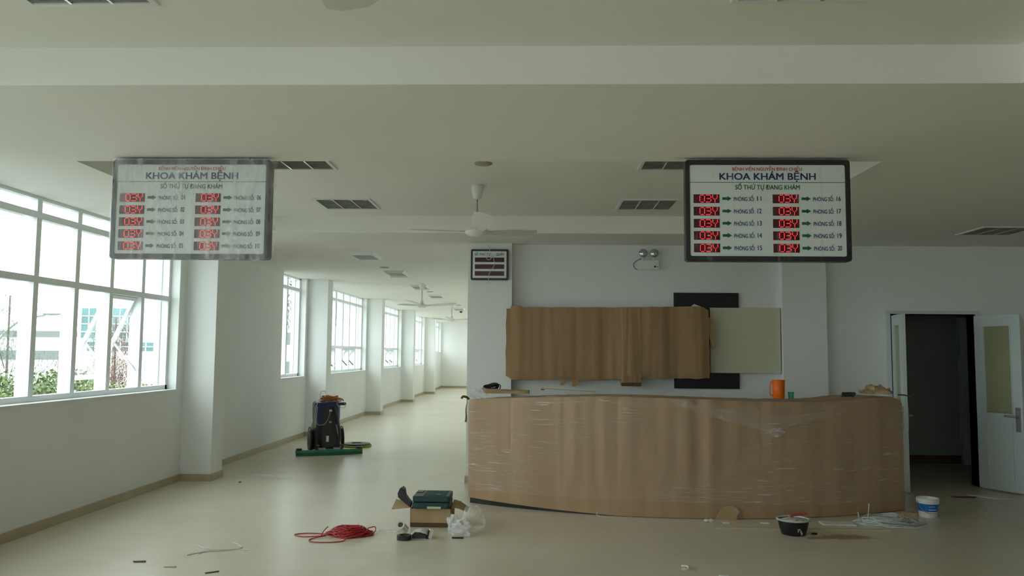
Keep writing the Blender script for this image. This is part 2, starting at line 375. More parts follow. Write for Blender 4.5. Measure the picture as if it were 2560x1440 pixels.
# ceiling with two coffers
cA = (-3.36, 2.42, -2.0, 4.09); cB = (-3.36, 2.42, 5.775, 9.29)
m = MB()
m.box(-4.6, 13.2, -7.2, 37.3, HR, 3.30)
m.box(-4.6, cA[0], -7.2, cB[3], HC, HR); m.box(cA[1], 13.2, -7.2, cB[3], HC, HR)
m.box(cA[0], cA[1], -7.2, cA[2], HC, HR); m.box(cA[0], cA[1], cA[3], cB[2], HC, HR)
m.box(-4.6, 13.2, cB[3], 37.3, HC, HR)
S(m.build('ceiling', 'ceil'))
# left wall with window openings (y0, y1, sill)
PIL = [-6.18, -0.78, 4.62, 10.02, 15.40, 20.86, 26.30, 31.70]
WIN = [(-5.6, -1.0, 1.10), (-0.25, 4.40, 1.10), (5.20, 9.82, 1.11), (13.87, 15.27, 1.12), (16.0, 20.75, 1.12), (21.4, 26.15, 1.12), (26.85, 31.5, 1.12), (32.3, 36.95, 1.60)]
m = MB(); y = -7.2
for a, b, sl in WIN:
    m.box(XW-0.25, XW, y, a, 0, HC); m.box(XW-0.25, XW, a, b, 0, sl); y = b
m.box(XW-0.25, XW, y, 37.3, 0, HC)
S(m.build('wall_left', 'wall'))
for i, py in enumerate(PIL):
    S(MB().box(XW, XW+0.38, py, py+0.36, 0, HC).build('pillar', 'wall'))
# end of corridor, corridor's right wall, wall behind the counter, side and rear walls
S(MB().box(-4.35, -0.87, 37.1, 37.3, 0, HC).build('wall_corridor_end', 'wall'))
S(MB().box(-0.867, -0.70, 10.40, 29.0, 0, HC).box(-0.867, -0.70, 29.0, 36.6, 0, 1.1).box(-0.867, -0.70, 36.6, 37.3, 0, HC).build('wall_corridor_right', 'wall'))
t = bpy.data.objects.new('window_10', None); C.objects.link(t); t.location = (-0.78, 32.8, 1.1); t['kind'] = 'structure'  # unseen window and opening, added to brighten the far end of the corridor
m = MB()
for k in range(7): m.box(-0.80, -0.76, 29.0+k*1.26, 29.04+k*1.26, 1.1, HC)
m.box(-0.80, -0.76, 29.0, 36.6, 1.1, 1.15); m.box(-0.80, -0.76, 29.0, 36.6, 2.7, 2.75)
m.build('window_frame', 'alu', t); MB().box(-0.782, -0.778, 29.0, 36.6, 1.15, HC).build('pane', 'glass', t)
DX0, DX1, DH = 4.36, 5.40, 2.105
S(MB().box(-0.867, DX0, YB, YB+0.2, 0, HC).box(DX1, 13.0, YB, YB+0.2, 0, HC).box(DX0, DX1, YB, YB+0.2, DH, HC).build('wall_back', 'wall'))
S(MB().box(-0.867, -0.319, 10.16, YB, 0, HC).build('column_left', 'wall'))
S(MB().box(3.012, 3.55, 10.17, YB, 0, HC).build('column_right', 'wall'))
S(MB().box(13.0, 13.2, -7.2, 10.5, 0, HC).build('wall_right', 'wall'))
m = MB(); m.box(-4.35, -3.2, -7.2, -7.0, 0, HC); m.box(-3.2, 0.1, -7.2, -7.0, 0, 0.9); m.box(0.1, 13.0, -7.2, -7.0, 0, HC)
S(m.build('wall_front', 'wall'))
# dim room behind the double door
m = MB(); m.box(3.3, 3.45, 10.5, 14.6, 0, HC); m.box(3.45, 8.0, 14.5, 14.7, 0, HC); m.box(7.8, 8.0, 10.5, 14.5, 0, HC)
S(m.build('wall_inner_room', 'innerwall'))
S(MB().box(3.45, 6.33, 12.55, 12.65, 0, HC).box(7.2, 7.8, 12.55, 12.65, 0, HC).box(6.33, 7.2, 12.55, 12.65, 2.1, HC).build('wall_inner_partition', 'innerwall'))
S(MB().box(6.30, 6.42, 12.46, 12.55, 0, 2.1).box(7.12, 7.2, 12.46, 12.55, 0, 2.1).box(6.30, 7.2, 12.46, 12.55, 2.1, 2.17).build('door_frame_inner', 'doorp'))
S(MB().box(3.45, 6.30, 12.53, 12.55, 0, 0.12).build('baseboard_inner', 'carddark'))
# skirting
bh = 0.085; bt = 0.012
m = MB(); y = -7.0
for py in PIL:
    m.box(XW, XW+bt, y, py, 0, bh)
    m.box(XW, XW+0.38+bt, py-bt, py, 0, bh); m.box(XW+0.38, XW+0.38+bt, py, py+0.36, 0, bh); m.box(XW, XW+0.38+bt, py+0.36, py+0.36+bt, 0, bh)
    y = py+0.36+bt
m.box(XW, XW+bt, y, 37.1, 0, bh)
S(m.build('baseboard_left', 'base'))
S(MB().box(XW, -0.87, 37.1-bt, 37.1, 0, bh*1.2).build('baseboard_corridor_end', 'base'))
m = MB(); m.box(-0.867-bt, -0.319, 10.16-bt, 10.16, 0, bh); m.box(-0.867-bt, -0.867, 10.16, 37.1, 0, bh); m.box(-0.319, DX0-0.05, YB-bt, YB, 0, bh); m.box(DX1+0.05, 13, YB-bt, YB, 0, bh)
S(m.build('baseboard_back', 'base'))

# ------------------------------------------------------------------ windows
XF = -4.50     # glass plane
def win_frame(idx, y0, y1, sill, bays, trans, mull_from=0.0, top=HC):
    fw = 0.035; fd = 0.035
    t = bpy.data.objects.new('window_%d' % idx, None); C.objects.link(t); t.location = (XF, (y0+y1)/2, sill); t['kind'] = 'structure'
    m = MB()
    m.box(XF-fd, XF+fd, y0, y1, sill, sill+0.06); m.box(XF-fd, XF+fd, y0, y1, top-0.03, top)
    m.box(XF-fd, XF+fd, y0, y0+fw, sill, top); m.box(XF-fd, XF+fd, y1-fw*1.3, y1, sill, top)
    for z in trans: m.box(XF-fd-0.002, XF+fd+0.004, y0, y1, z-0.03, z+0.03)
    for b in bays: m.box(XF-fd-0.010, XF+fd-0.002, b-0.036, b+0.036, sill, top)
    m.build('window_frame', 'alu', t)
    MB().box(XF+fd, XW+0.012, y0, y1, sill, sill+0.008).build('window_sill', 'alu', t)
    return t
def pane(t, y0, y1, z0, z1):
    MB().box(XF-0.004, XF+0.0, y0, y1, z0, z1).build('pane', 'glass', t)
def sash(t, y0, y1, ztop, h, ang, fm='alu', stay='steel'):
    """top-hung sash pushed open outwards"""
    w = 0.04; mm = MB(); g = MB()
    mm.box(-0.018, 0.018, y0, y0+w, -h, 0); mm.box(-0.018, 0.018, y1-w, y1, -h, 0); mm.box(-0.018, 0.018, y0+w, y1-w, -w, 0); mm.box(-0.018, 0.018, y0+w, y1-w, -h, -h+w)
    g.box(-0.003, 0.003, y0+w, y1-w, -h+w, -w)
    R = Matrix.Translation((XF-0.03, 0, ztop)) @ Matrix.Rotation(ang, 4, 'Y')
    mm.xf(R); g.xf(R)
    o = mm.build('sash', fm, t); g.build('sash_pane', 'glass', o)
    d = R @ Vector((0, y1-0.02, -h*0.55)); d2 = R @ Vector((0, y0+0.02, -h*0.55))
    s = MB()
    for q, yy in ((d, y1-0.02), (d2, y0+0.02)):
        s.obox(((q.x+XF)/2, yy, (q.z+ztop-h*0.82)/2), (Vector((q.x, q.z))-Vector((XF, ztop-h*0.82))).length, 0.012, 0.02,
               (0, math.atan2(-(q.z-(ztop-h*0.82)), (q.x-XF))*1.0, 0))
    s.build('stay_arm', stay, o)
    return o
def fin(yc, x0=-4.66, x1=-4.82, z0=0.6, z1=3.6):
    pass
widx = 0
for (y0, y1, sl) in WIN:
    widx += 1
    if widx == 4: bays = [14.50]
    elif widx == 3: bays = [5.85, 6.50, 7.15, 7.80, 8.45, 9.14]
    else:
        nb = max(1, round((y1-y0)/0.66)); bays = [y0+(y1-y0)*k/nb for k in range(1, nb)]
    if widx <= 3: tr = [2.78, 2.205]
    elif widx == 4: tr = [2.73]
    elif widx < 8: tr = [2.74, 1.69]
    else: tr = [2.74]
    t = win_frame(widx, y0, y1, sl, bays, tr)
    zs = [sl+0.06]+sorted(tr)+[HC-0.03]; ys = [y0+0.03]+bays+[y1-0.04]
    for j in range(len(zs)-1):
        for i in range(len(ys)-1):
            a, b = ys[i]+0.03, ys[i+1]-0.03; c, d = zs[j]+(0.03 if j else 0), zs[j+1]-(0.03 if zs[j+1] in tr else 0)
            if widx == 3 and j == 0 and i == 5: sash(t, ys[i]+0.034, ys[i+1]-0.034, d, d-c, math.radians(25)); continue
            if widx in (5, 6, 7) and j == 0 and i in (2, 4, 5): sash(t, ys[i]+0.034, ys[i+1]-0.034, d, d-c, math.radians(30), 'alu', 'darkgrey'); continue
            if i == 0: a = y0+0.035
            pane(t, a, b, c, d)
    fm = MB()
    for b in ys[1:]:
        fm.box(-4.546-(0.05 if widx <= 3 else 0.06), -4.546, b-0.03, b+0.01, sl-0.2 if widx < 8 else sl, 3.2)
    fm.build('sun_fin', 'fin', t)
    # plain rail that carries the fins
# rear window behind the viewer
t = bpy.data.objects.new('window_9', None); C.objects.link(t); t.location = (0.2, -7.1, 0.9); t['kind'] = 'structure'
m = MB()
for x in (-3.2, -2.1, -1.0, 0.05): m.box(x, x+0.05, -7.14, -7.06, 0.9, HC)
m.box(-3.2, 0.1, -7.14, -7.06, 0.9, 0.96); m.box(-3.2, 0.1, -7.14, -7.06, 2.3, 2.36); m.box(-3.2, 0.1, -7.14, -7.06, HC-0.05, HC)
m.build('window_frame', 'alu', t); MB().box(-3.2, 0.1, -7.105, -7.1, 0.9, HC).build('pane', 'glass', t)

# ------------------------------------------------------------------ double door
t = bpy.data.objects.new('door_1', None); C.objects.link(t); t.location = (4.88, YB, 0); t['kind'] = 'structure'
fr = MB().box(DX0-0.05, DX0, YB-0.03, YB+0.2, 0, DH).box(DX1, DX1+0.05, YB-0.03, YB+0.2, 0, DH).box(DX0-0.05, DX1+0.05, YB-0.03, YB+0.2, DH-0.0, DH+0.04)
fr.build('door_frame', 'doorp', t)
def leaf(hinge, ang, w, h, mirror=1):
    """leaf built along +x from the hinge, then swung"""
    R = Matrix.Translation((hinge[0], hinge[1], 0.02)) @ Matrix.Rotation(ang, 4, 'Z')
    m = MB(); T = 0.02; st = 0.13
    m.box(0, st, -T, T, 0, h); m.box(w-st, w, -T, T, 0, h); m.box(st, w-st, -T, T, h-0.13, h); m.box(st, w-st, -T, T, 0, 0.90*1.0)
    o = m.xf(R).build('door_leaf', 'doorp', t, bevel=0.003)
    MB().box(st, w-st, -0.006, 0.006, 0.90, h-0.13).xf(R).build('frosted_panel', 'frost', o)
    mm = MB()
    for x0, x1, z0, z1 in ((st-0.012, w-st+0.012, 0.888, 0.90), (st-0.012, w-st+0.012, h-0.13, h-0.118), (st-0.012, st, 0.9, h-0.13), (w-st, w-st+0.012, 0.9, h-0.13),
                           (st, w-st, 0.78, 0.79), (st, w-st, 0.12, 0.13), (st, st+0.01, 0.12, 0.79), (w-st-0.01, w-st, 0.12, 0.79)):
        mm.box(x0, x1, -T-0.006, T+0.006, z0, z1)
    mm.xf(R).build('moulding', 'doorp', o)
    hd = MB()
    for s in (-1, 1):
        hd.box(w-0.085, w-0.03, min(s*T, s*(T+0.012)), max(s*T, s*(T+0.012)), 0.70, 0.98)
        hd.tube([(w-0.058, s*(T+0.01), 0.875), (w-0.058, s*(T+0.055), 0.875), (w-0.075, s*(T+0.06), 0.875), (w-0.19, s*(T+0.06), 0.878)], 0.011, 8)
    hd.xf(R).build('door_handle', 'steel', o)
    return o
leaf((5.375, 10.255), math.radians(-67), 0.60, 2.06)
leaf((4.385, 10.255), math.radians(-101), 0.53, 2.06)

# ------------------------------------------------------------------ ceiling fittings
def troffer(x, y, z, label, first=[None]):
    if first[0] is not None:
        t = copy_tree(first[0]); t.location = (x, y, z); t['label'] = label; return t
    t = thing('louvre_light', label, 'ceiling light', (x, y, z), 'square louvred ceiling lights')
    m = MB(); w = 0.30; g = 0.028
    m.box(-w, w, -w, -w+g, -0.012, 0.0); m.box(-w, w, w-g, w, -0.012, 0); m.box(-w, -w+g, -w+g, w-g, -0.012, 0); m.box(w-g, w, -w+g, w-g, -0.012, 0)
    m.build('frame', 'white', t, local=True)
    MB().box(-w+g, w-g, -w+g, w-g, -0.0035, -0.001).build('louvre_panel', 'louvre', t, local=True)
    d = MB()
    for x1 in (-0.095, 0.095): d.box(x1-0.006, x1+0.006, -w+g, w-g, -0.012, -0.0035)
    d.build('divider', 'bright', t, local=True)
    sl = MB()
    for k in range(12):
        yy = -w+g+0.045*k+0.02; sl.box(-w+g, w-g, yy-0.002, yy+0.002, -0.010, -0.0035)
    sl.build('slats', 'louvre', t, local=True)
    for x1 in (-0.095, 0.095, 0.25): MB().box(x1-0.02, x1+0.012, -w+g+0.004, -w+g+0.02, -0.014, -0.0035).build('clip', 'bright', t, local=True)
    first[0] = t; return t
troffer(-2.02, 8.54, HR, 'louvred square light, farther one right of the left hanging board')
troffer(-2.02, 6.60, HR, 'louvred square light partly hidden behind the left hanging board')
troffer(1.14, 8.54, HR, 'louvred square light in coffer, farther one left of the right hanging board')
troffer(1.14, 6.60, HR, 'louvred square light touching the top left corner of the right board')
troffer(4.98, 8.98, HC, 'louvred square light near the far right ceiling, above the doors')
troffer(-2.02, 3.26, HR, 'louvred square light cut by the top left edge of the view')
troffer(1.15, 3.27, HR, 'louvred square light showing only a sliver at top right edge')
for (x, y, z, lb) in ((-0.456, 6.684, HR, 'small round tan disc on ceiling above the near fan'), (-2.47, 13.1, HC, 'small round disc on corridor ceiling after first box light'),
                      (-2.42, 18.3, HC, 'small round disc on corridor ceiling right of the third box light'), (-2.25, 23.4, HC, 'farthest small round disc on the corridor ceiling')):
    tag(MB().lathe([(0.075, 0), (0.075, -0.006), (0.068, -0.012)], (x, y, z)).build('ceiling_detector', 'discm'), lb, 'detector', 'round discs on the ceiling')
bl = None
for k, (y, lb) in enumerate(((11.45, 'first white box light on corridor ceiling, nearest the viewer'), (13.95, 'second white box light on corridor ceiling from the viewer'),
                             (16.8, 'third white box light, behind the rod of the nearer corridor fan'), (19.55, 'fourth white box light along the corridor ceiling'),
                             (22.35, 'fifth box light above the tip of the nearer corridor fan'), (25.3, 'sixth white box light beside the second corridor fan'))):
    if bl is None:
        bl = thing('box_light', lb, 'ceiling light', (-2.42, y, HC), 'white box lights along the corridor ceiling')
        MB().prism([(-0.175, 0), (0.175, 0), (0.145, -0.04), (-0.145, -0.04)], -0.31, 0.31).build('housing', 'white', bl, local=True)
        MB().box(-0.135, 0.135, -0.29, 0.20, -0.043, -0.04).build('diffuser', 'louvre', bl, local=True)
        MB().prism([(-0.15, -0.036), (0.15, -0.036), (0.15, -0.062), (-0.15, -0.062)], 0.29, 0.31).build('end_reflector', 'fin', bl, local=True)
    else:
        c = copy_tree(bl); c.location = (-2.42, y, HC); c['label'] = lb
def blade_mesh():
    m = MB(); L0, L1 = 0.10, 0.70
    def P(u, v, s):
        x = L0+(L1-L0)*u; w = 0.048+0.042*math.sin(min(u*1.6, 1)*PI/2)
        if u > 0.9: w *= math.sqrt(max(0, 1-((u-0.9)/0.1)**2*0.75))
        y = (v-0.5)*2*w; return Vector((x, y, -y*0.20+s*0.003+0.05*u))
    m.grid(lambda u, v: P(u, v, 1), 14, 3); m.grid(lambda u, v: P(u, v, -1), 14, 3, True)
    for v in (0, 1): m.grid(lambda a, b: P(a, v, b*2-1), 14, 1)
    m.grid(lambda a, b: P(1, a, b*2-1), 3, 1)
    return m
def fan(x, y, ztop, drop, rot, label, first=[None]):
    if first[0] is not None:
        t = copy_tree(first[0]); t.location = (x, y, ztop); t.rotation_euler = (0, 0, rot); t['label'] = label; return t
    t = thing('ceiling_fan', label, 'ceiling fan', (x, y, ztop), 'white three blade ceiling fans', rot)
    MB().lathe([(0.050, 0), (0.056, -0.008), (0.056, -0.03), (0.044, -0.10), (0.034, -0.128), (0.012, -0.135)]).build('canopy', 'white', t, local=True)
    MB().tube([(0, 0, -0.12), (0, 0, -drop+0.10)], 0.0085, 10).build('downrod', 'grey', t, local=True)
    MB().lathe([(0.012, -drop+0.12), (0.028, -drop+0.10), (0.034, -drop+0.05), (0.05, -drop+0.035)]).build('lower_canopy', 'white', t, local=True)
    MB().lathe([(0.04, -drop+0.035), (0.095, -drop+0.025), (0.112, -drop), (0.10, -drop-0.022), (0.066, -drop-0.04), (0.02, -drop-0.045)], n=36).build('motor', 'white', t, local=True)
    for k in range(3):
        b = blade_mesh().xf(Matrix.Translation((0, 0, -drop+0.004)) @ Matrix.Rotation(2*PI*k/3, 4, 'Z')).build('blade', 'white', t, local=True, smooth=True)
        MB().box(0.08, 0.17, -0.02, 0.02, -0.004, 0.0).xf(Matrix.Translation((0, 0, -drop+0.012)) @ Matrix.Rotation(2*PI*k/3, 4, 'Z')).build('blade_bracket', 'grey', b, local=True)
    first[0] = t; return t
fan(-0.57, 7.576, HR, 0.44, math.radians(40), 'nearest white ceiling fan, above the small counter board')
fan(-0.575, 2.03, HR, 0.44, math.radians(95), 'white ceiling fan with only one blade tip showing at top edge')
fan(-2.295, 16.193, HC, 0.40, math.radians(19), 'first white ceiling fan in the corridor, left of the column')
fan(-2.42, 23.1, HC, 0.36, math.radians(28), 'second white ceiling fan down the corridor, smaller in view')
fan(-2.10, 29.6, HC, 0.34, math.radians(-12), 'third ceiling fan deep in the corridor, partly behind the column')
fan(-2.00, 34.6, HC, 0.34, math.radians(5), 'farthest ceiling fan, close to the end wall of the corridor')
t = thing('dome_camera', 'small black dome camera on the far corridor ceiling', 'camera', (-2.42, 25.9, HC))
MB().lathe([(0.07, 0), (0.07, -0.03), (0.05, -0.04)], (-2.42, 25.9, HC)).build('mount', 'white', t)
MB().ball((-2.42, 25.9, HC-0.055), 0.05, 0.05, 0.05).build('dome', 'black', t)

# ------------------------------------------------------------------ hanging queue boards
DIG = {'0': [".###.", "#...#", "#...#", "#...#", "#...#", "#...#", ".###."],
       '3': ["####.", "....#", "....#", ".###.", "....#", "....#", "####."],
       'Y': ["#...#", "#...#", "#...#", ".#.#.", "..#..", "..#..", "..#.."]}
def board(xc, first_no, label, filmm):
    t = thing('queue_board', label, 'sign', (xc, 5.69, 2.224), 'hanging queue number boards')
    Wd, Hh = 1.13, 0.708; kx = Wd/2040.0; kz = Hh/1260.0; z1 = 2.224+Hh; yf = 5.65
    X = lambda zx: xc-Wd/2+(zx-125)*kx
    Zc = lambda zy: z1-(zy-95)*kz
    # frame ring
    out = rrect(xc-Wd/2, xc+Wd/2, z1-Hh, z1, 0.022); inn = rrect(X(180), X(2105), Zc(1292), Zc(157), 0.014); n = len(out)
    m = MB()
    for yy0, yy1 in ((yf, yf+0.075),):
        m.add([(x, yy0, z) for x, z in out]+[(x, yy0, z) for x, z in inn]+[(x, yy1, z) for x, z in out]+[(x, yy0+0.012, z) for x, z in inn],
              [(i, (i+1) % n, (i+1) % n+n, i+n) for i in range(n)]+[(i, i+2*n, (i+1) % n+2*n, (i+1) % n) for i in range(n)]+[(i+n, (i+1) % n+n, (i+1) % n+3*n, i+3*n) for i in range(n)]+[tuple(range(3*n-1, 2*n-1, -1))])
    m.build('frame', 'black', t)
    MB().prism(inn, yf+0.006, yf+0.012).build('face_panel', 'sign', t)
    ty = yf+0.0045
    text_mb('BỆNH VIỆN NGUYỄN ĐÌNH CHIỂU', X(712), 863*kx, Zc(229), 38*kz, ty, 0.028).build('header_lettering', 't_red', t)
    text_mb('KHOA KHÁM BỆNH', X(550), 1195*kx, Zc(343), 81*kz, ty, 0.03).build('title_lettering', 't_blue', t)
    MB().box(X(180), X(2105), ty-0.001, ty+0.001, Zc(379), Zc(373)).build('divider_line', 't_green', t)
    text_mb('SỐ THỨ TỰ ĐANG KHÁM', X(745), 800*kx, Zc(464), 54*kz, ty, 0.028).build('subtitle_lettering', 't_green', t)
    rows = [580, 735, 887, 1038, 1192]
    for c in range(2):
        for r in range(5):
            ox = 0 if c == 0 else 981; zy = rows[r]
            dm = MB().box(X(225+ox), X(547+ox), yf+0.002, yf+0.006, Zc(zy+54), Zc(zy-54)).build('number_display', 'led_bg', t)
            led = MB(); pit = 14.2
            for ci, ch in enumerate('03Y'):
                for rr, line in enumerate(DIG[ch]):
                    for cc, q in enumerate(line):
                        if q == '#':
                            px = X(225+ox+78+(ci*5.6+cc)*pit); pz = Zc(zy-44+rr*14.4); h = 0.0027
                            led.prism([(px+h*math.cos(a*PI/3), pz+h*math.sin(a*PI/3)) for a in range(6)], yf+0.0008, yf+0.002)
            led.build('lit_digits', 'led', dm)
            a0, a1 = X(582+ox), X(697+ox); zc = Zc(zy-2); am = X(645+ox)
            MB().prism([(a0, zc-0.009), (am, zc-0.009), (am, zc-0.017), (a1, zc), (am, zc+0.017), (am, zc+0.009), (a0, zc+0.009)], ty-0.001, ty+0.001).build('arrow', 't_green', t)
            no = first_no+r+5*c
            text_mb('PHÒNG SỐ:', X(725+ox), 255*kx, Zc(zy+28), 48*kz, ty, 0.024).build('room_lettering', 't_blue', t)
            text_mb('%02d' % no, X(1015+ox), 52*kx, Zc(zy+26), 56*kz, ty, 0.024).build('room_number', 't_blue', t)
    for dx in (-0.38, 0.38):
        MB().box(xc+dx-0.015, xc+dx+0.015, yf+0.03, yf+0.05, z1-0.01, HC).build('hanger_bracket', 'grey', t)
    # plastic film still wrapped round the board
    rnd = random.Random(first_no)
    def Fm(u, v):
        x = xc-Wd/2-0.03+(Wd+0.06)*u; z = z1+0.004-(Hh+0.012)*v
        e = max(0, abs(u-0.5)*2-0.93)/0.07
        yy = yf-0.012+e*0.05+0.006*noise.noise(Vector((u*22, v*6, first_no)))+0.003*noise.noise(Vector((u*60, v*14, 3)))
        x += 0.009*noise.noise(Vector((v*11, first_no, u*3)))*(e > 0)
        return Vector((x, yy, z+0.0 if v < 0.99 else z+0.01*noise.noise(Vector((u*14, 7, 0)))))
    MB().grid(Fm, 110, 50).build('plastic_film', filmm, t, smooth=True)
    return t
board(-2.452, 1, 'hanging queue board at left for rooms 01 to 10, cloudy plastic film', 'filmhazy')
board(1.587, 11, 'hanging queue board at right for rooms 11 to 20, clearer film', 'filmsign')

# small board on the column
t = thing('counter_queue_board', 'small black framed board with three dark red strips on white column', 'sign', (-0.60, 10.14, 2.485))
x0, x1, z0, z1 = -0.832, -0.363, 2.485, 2.869; yf = 10.115
W_, H_ = x1-x0, z1-z0
MB().prism(rrect(x0, x1, z0, z1, 0.02), yf, 10.158).build('frame', 'black', t, bevel=0.003)
MB().prism(rrect(x0+0.025, x1-0.025, z0+0.025, z1-0.025, 0.004), yf-0.003, yf).build('face_panel', 'sign', t)
for k in range(3):
    zt = z1-0.104-k*0.0855; MB().prism(rrect(x0+0.052, x1-0.052, zt-0.057, zt, 0.004), yf-0.006, yf-0.003).build('display_strip', 'maroon', t)
kx = W_/1210.0; text_mb('SỐ THỨ TỰ', x0+125*kx, 505*kx, z1-0.0795, 0.03, yf-0.005, 0.02).build('lettering', 't_blue', t)
text_mb('QUẦY', x0+812*kx, 270*kx, z1-0.0795, 0.03, yf-0.005, 0.02).build('lettering', 't_blue', t)
pts = [(-0.61, yf-0.01, 2.93), (-0.60, yf-0.012, 2.87), (-0.585, yf-0.012, 2.82), (-0.575, yf-0.012, 2.76), (-0.61, yf-0.014, 2.735), (-0.635, yf-0.014, 2.76), (-0.61, yf-0.014, 2.785), (-0.575, yf-0.014, 2.76), (-0.55, yf-0.014, 2.79), (-0.545, yf-0.012, 2.74), (-0.535, yf-0.012, 2.68), (-0.56, yf-0.012, 2.63), (-0.60, yf-0.012, 2.56), (-0.61, yf-0.012, 2.48), (-0.612, 10.153, 2.45)]
tag(MB().tube(catmull(pts, 6), 0.0032, 6).build('hanging_wire', 'cable'), 'thin pale wire looped in front of the small column board', 'wire')

# emergency lamp
t = thing('emergency_light', 'white twin head emergency lamp on wall above the cardboard', 'lamp', (1.385, 10.28, 2.63))
MB().box(1.262, 1.512, 10.22, 10.299, 2.635, 2.755).build('battery_case', 'white', t, bevel=0.006)
for x in (1.315, 1.452):
    h = MB().lathe([(0.018, 0.06), (0.04, 0.045), (0.052, 0.01), (0.054, 0)], (x, 10.20, 2.838), rot=(PI/2+PI, 0, 0)).build('lamp_head', 'grey', t)
    MB().lathe([(0.050, 0), (0.046, 0.010), (0.028, 0.018), (0.002, 0.02)], (x, 10.20, 2.838), rot=(PI/2, 0, 0)).build('lens', 'lens', h)
    MB().tube([(x, 10.24, 2.755), (x, 10.24, 2.80)], 0.011, 8).build('neck', 'white', t)
MB().lathe([(0.012, 0), (0.012, 0.004)], (1.462, 10.22, 2.672), rot=(PI/2, 0, 0)).lathe([(0.006, 0), (0.006, 0.004)], (1.492, 10.22, 2.672), rot=(PI/2, 0, 0)).build('switch', 'black', t)
MB().tube(catmull([(1.30, 10.27, 2.78), (1.24, 10.285, 2.75), (1.205, 10.29, 2.71), (1.22, 10.29, 2.66), (1.255, 10.29, 2.64)], 6), 0.004, 6).build('power_cord', 'darkgrey', t)

# ------------------------------------------------------------------ boards and cardboard on the wall
tag(MB().box(1.70, 2.50, 10.262, 10.296, 1.165, 2.352).build('black_board', 'black'), 'flat black board on wall showing above and below the cardboard', 'board')
tag(MB().box(2.138, 2.998, 10.225, 10.258, 1.36, 2.165).build('cream_panel', 'beige', bevel=0.003), 'square cream panel on wall beside right end of the cardboard', 'panel')
sc = 10.10/10.25
def sxz(x, z): return x*sc, 1.58+(z-1.58)*sc
def wavy_sheet(name, parent, x0, x1, ztop, zbot, yf, yb, amp, fr, seed, mt='cardw'):
    def front(u, v):
        x = x0+(x1-x0)*u; zt = ztop(x)+0.006*noise.noise(Vector((x*9, seed, 0))); zb = zbot(x)+0.010*noise.noise(Vector((x*8, seed+5, 0)))
        z = zb+(zt-zb)*v
        ee = min(1, min(u, 1-u)*12)
        y = yf+amp*1.3*noise.noise(Vector((x*fr, seed*2.0, z*0.35)))*ee+0.006*noise.noise(Vector((x*fr*4, seed, z*0.8)))-amp*0.5*ee
        if v < 0.06: y += 0.02*(0.06-v)/0.06
        xx = x+(0.012*noise.noise(Vector((z*6, seed, 1))) if (u == 0 or u == 1) else 0)
        return Vector((xx, y, z))
    def back(u, v): p = front(u, v); p.y = yb; return p
    m = MB(); nu, nv = 80, 16
    m.grid(front, nu, nv); m.grid(back, nu, nv, True)
    for v in (0, 1): m.grid(lambda a, b: front(a, v).lerp(back(a, v), b), nu, 1)
    for u in (0, 1): m.grid(lambda a, b: front(u, a).lerp(back(u, a), b), nv, 1)
    o = m.build(name, mt, parent, smooth=True); return o
t = thing('cardboard_wrapped_sign', 'long wall sign covered with creased brown cardboard above the counter', 'cardboard cover', (0.87, 10.13, 1.27))
zt1 = lambda x: lerp_tab([(-0.4, 2.13), (-0.335, 2.13), (-0.33, 2.165), (-0.2, 2.165), (-0.19, 2.15), (0.9, 2.155)], x)
zb1 = lambda x: lerp_tab([(-0.4, 1.31), (-0.34, 1.285), (-0.3, 1.26), (0.9, 1.262)], x)
wavy_sheet('cardboard_sheet', t, -0.385, 0.86, zt1, zb1, 10.10, 10.15, 0.022, 3.4, 1)
wavy_sheet('cardboard_sheet', t, 0.80, 2.095, lambda x: lerp_tab([(0.8, 2.15), (1.9, 2.17), (2.03, 2.16), (2.09, 2.12)], x), lambda x: lerp_tab([(0.8, 1.275), (1.4, 1.285), (2.1, 1.295)], x), 10.075, 10.145, 0.030, 4.0, 2)
tb = wavy_sheet('cardboard_strip', t, 1.02, 1.262, lambda x: 2.15, lambda x: 1.20, 10.05, 10.148, 0.010, 6, 3)
MB().prism([(1.02, 1.195), (1.262, 1.195), (1.262, 1.24), (1.02, 1.235)], 10.03, 10.06).build('folded_tab', 'carddark', tb)
fl = MB().prism([(2.09, 2.035), (2.145, 2.03), (2.155, 1.85), (2.165, 1.66), (2.135, 1.655), (2.10, 1.80)], 10.09, 10.12).build('torn_flap', 'cardw', t)
MB().prism([(0.27, 1.265), (0.37, 1.265), (0.345, 1.22), (0.325, 1.20), (0.28, 1.195), (0.30, 1.235)], 10.10, 10.115).prism([(0.41, 1.265), (0.50, 1.265), (0.49, 1.23), (0.505, 1.21), (0.465, 1.18), (0.42, 1.185), (0.435, 1.22)], 10.10, 10.115).build('hanging_tatter', 'cardw', t)
MB().prism([(1.88, 2.165), (2.03, 2.165), (1.93, 2.205)], 10.16, 10.165).build('paper_corner', 'paper', t)

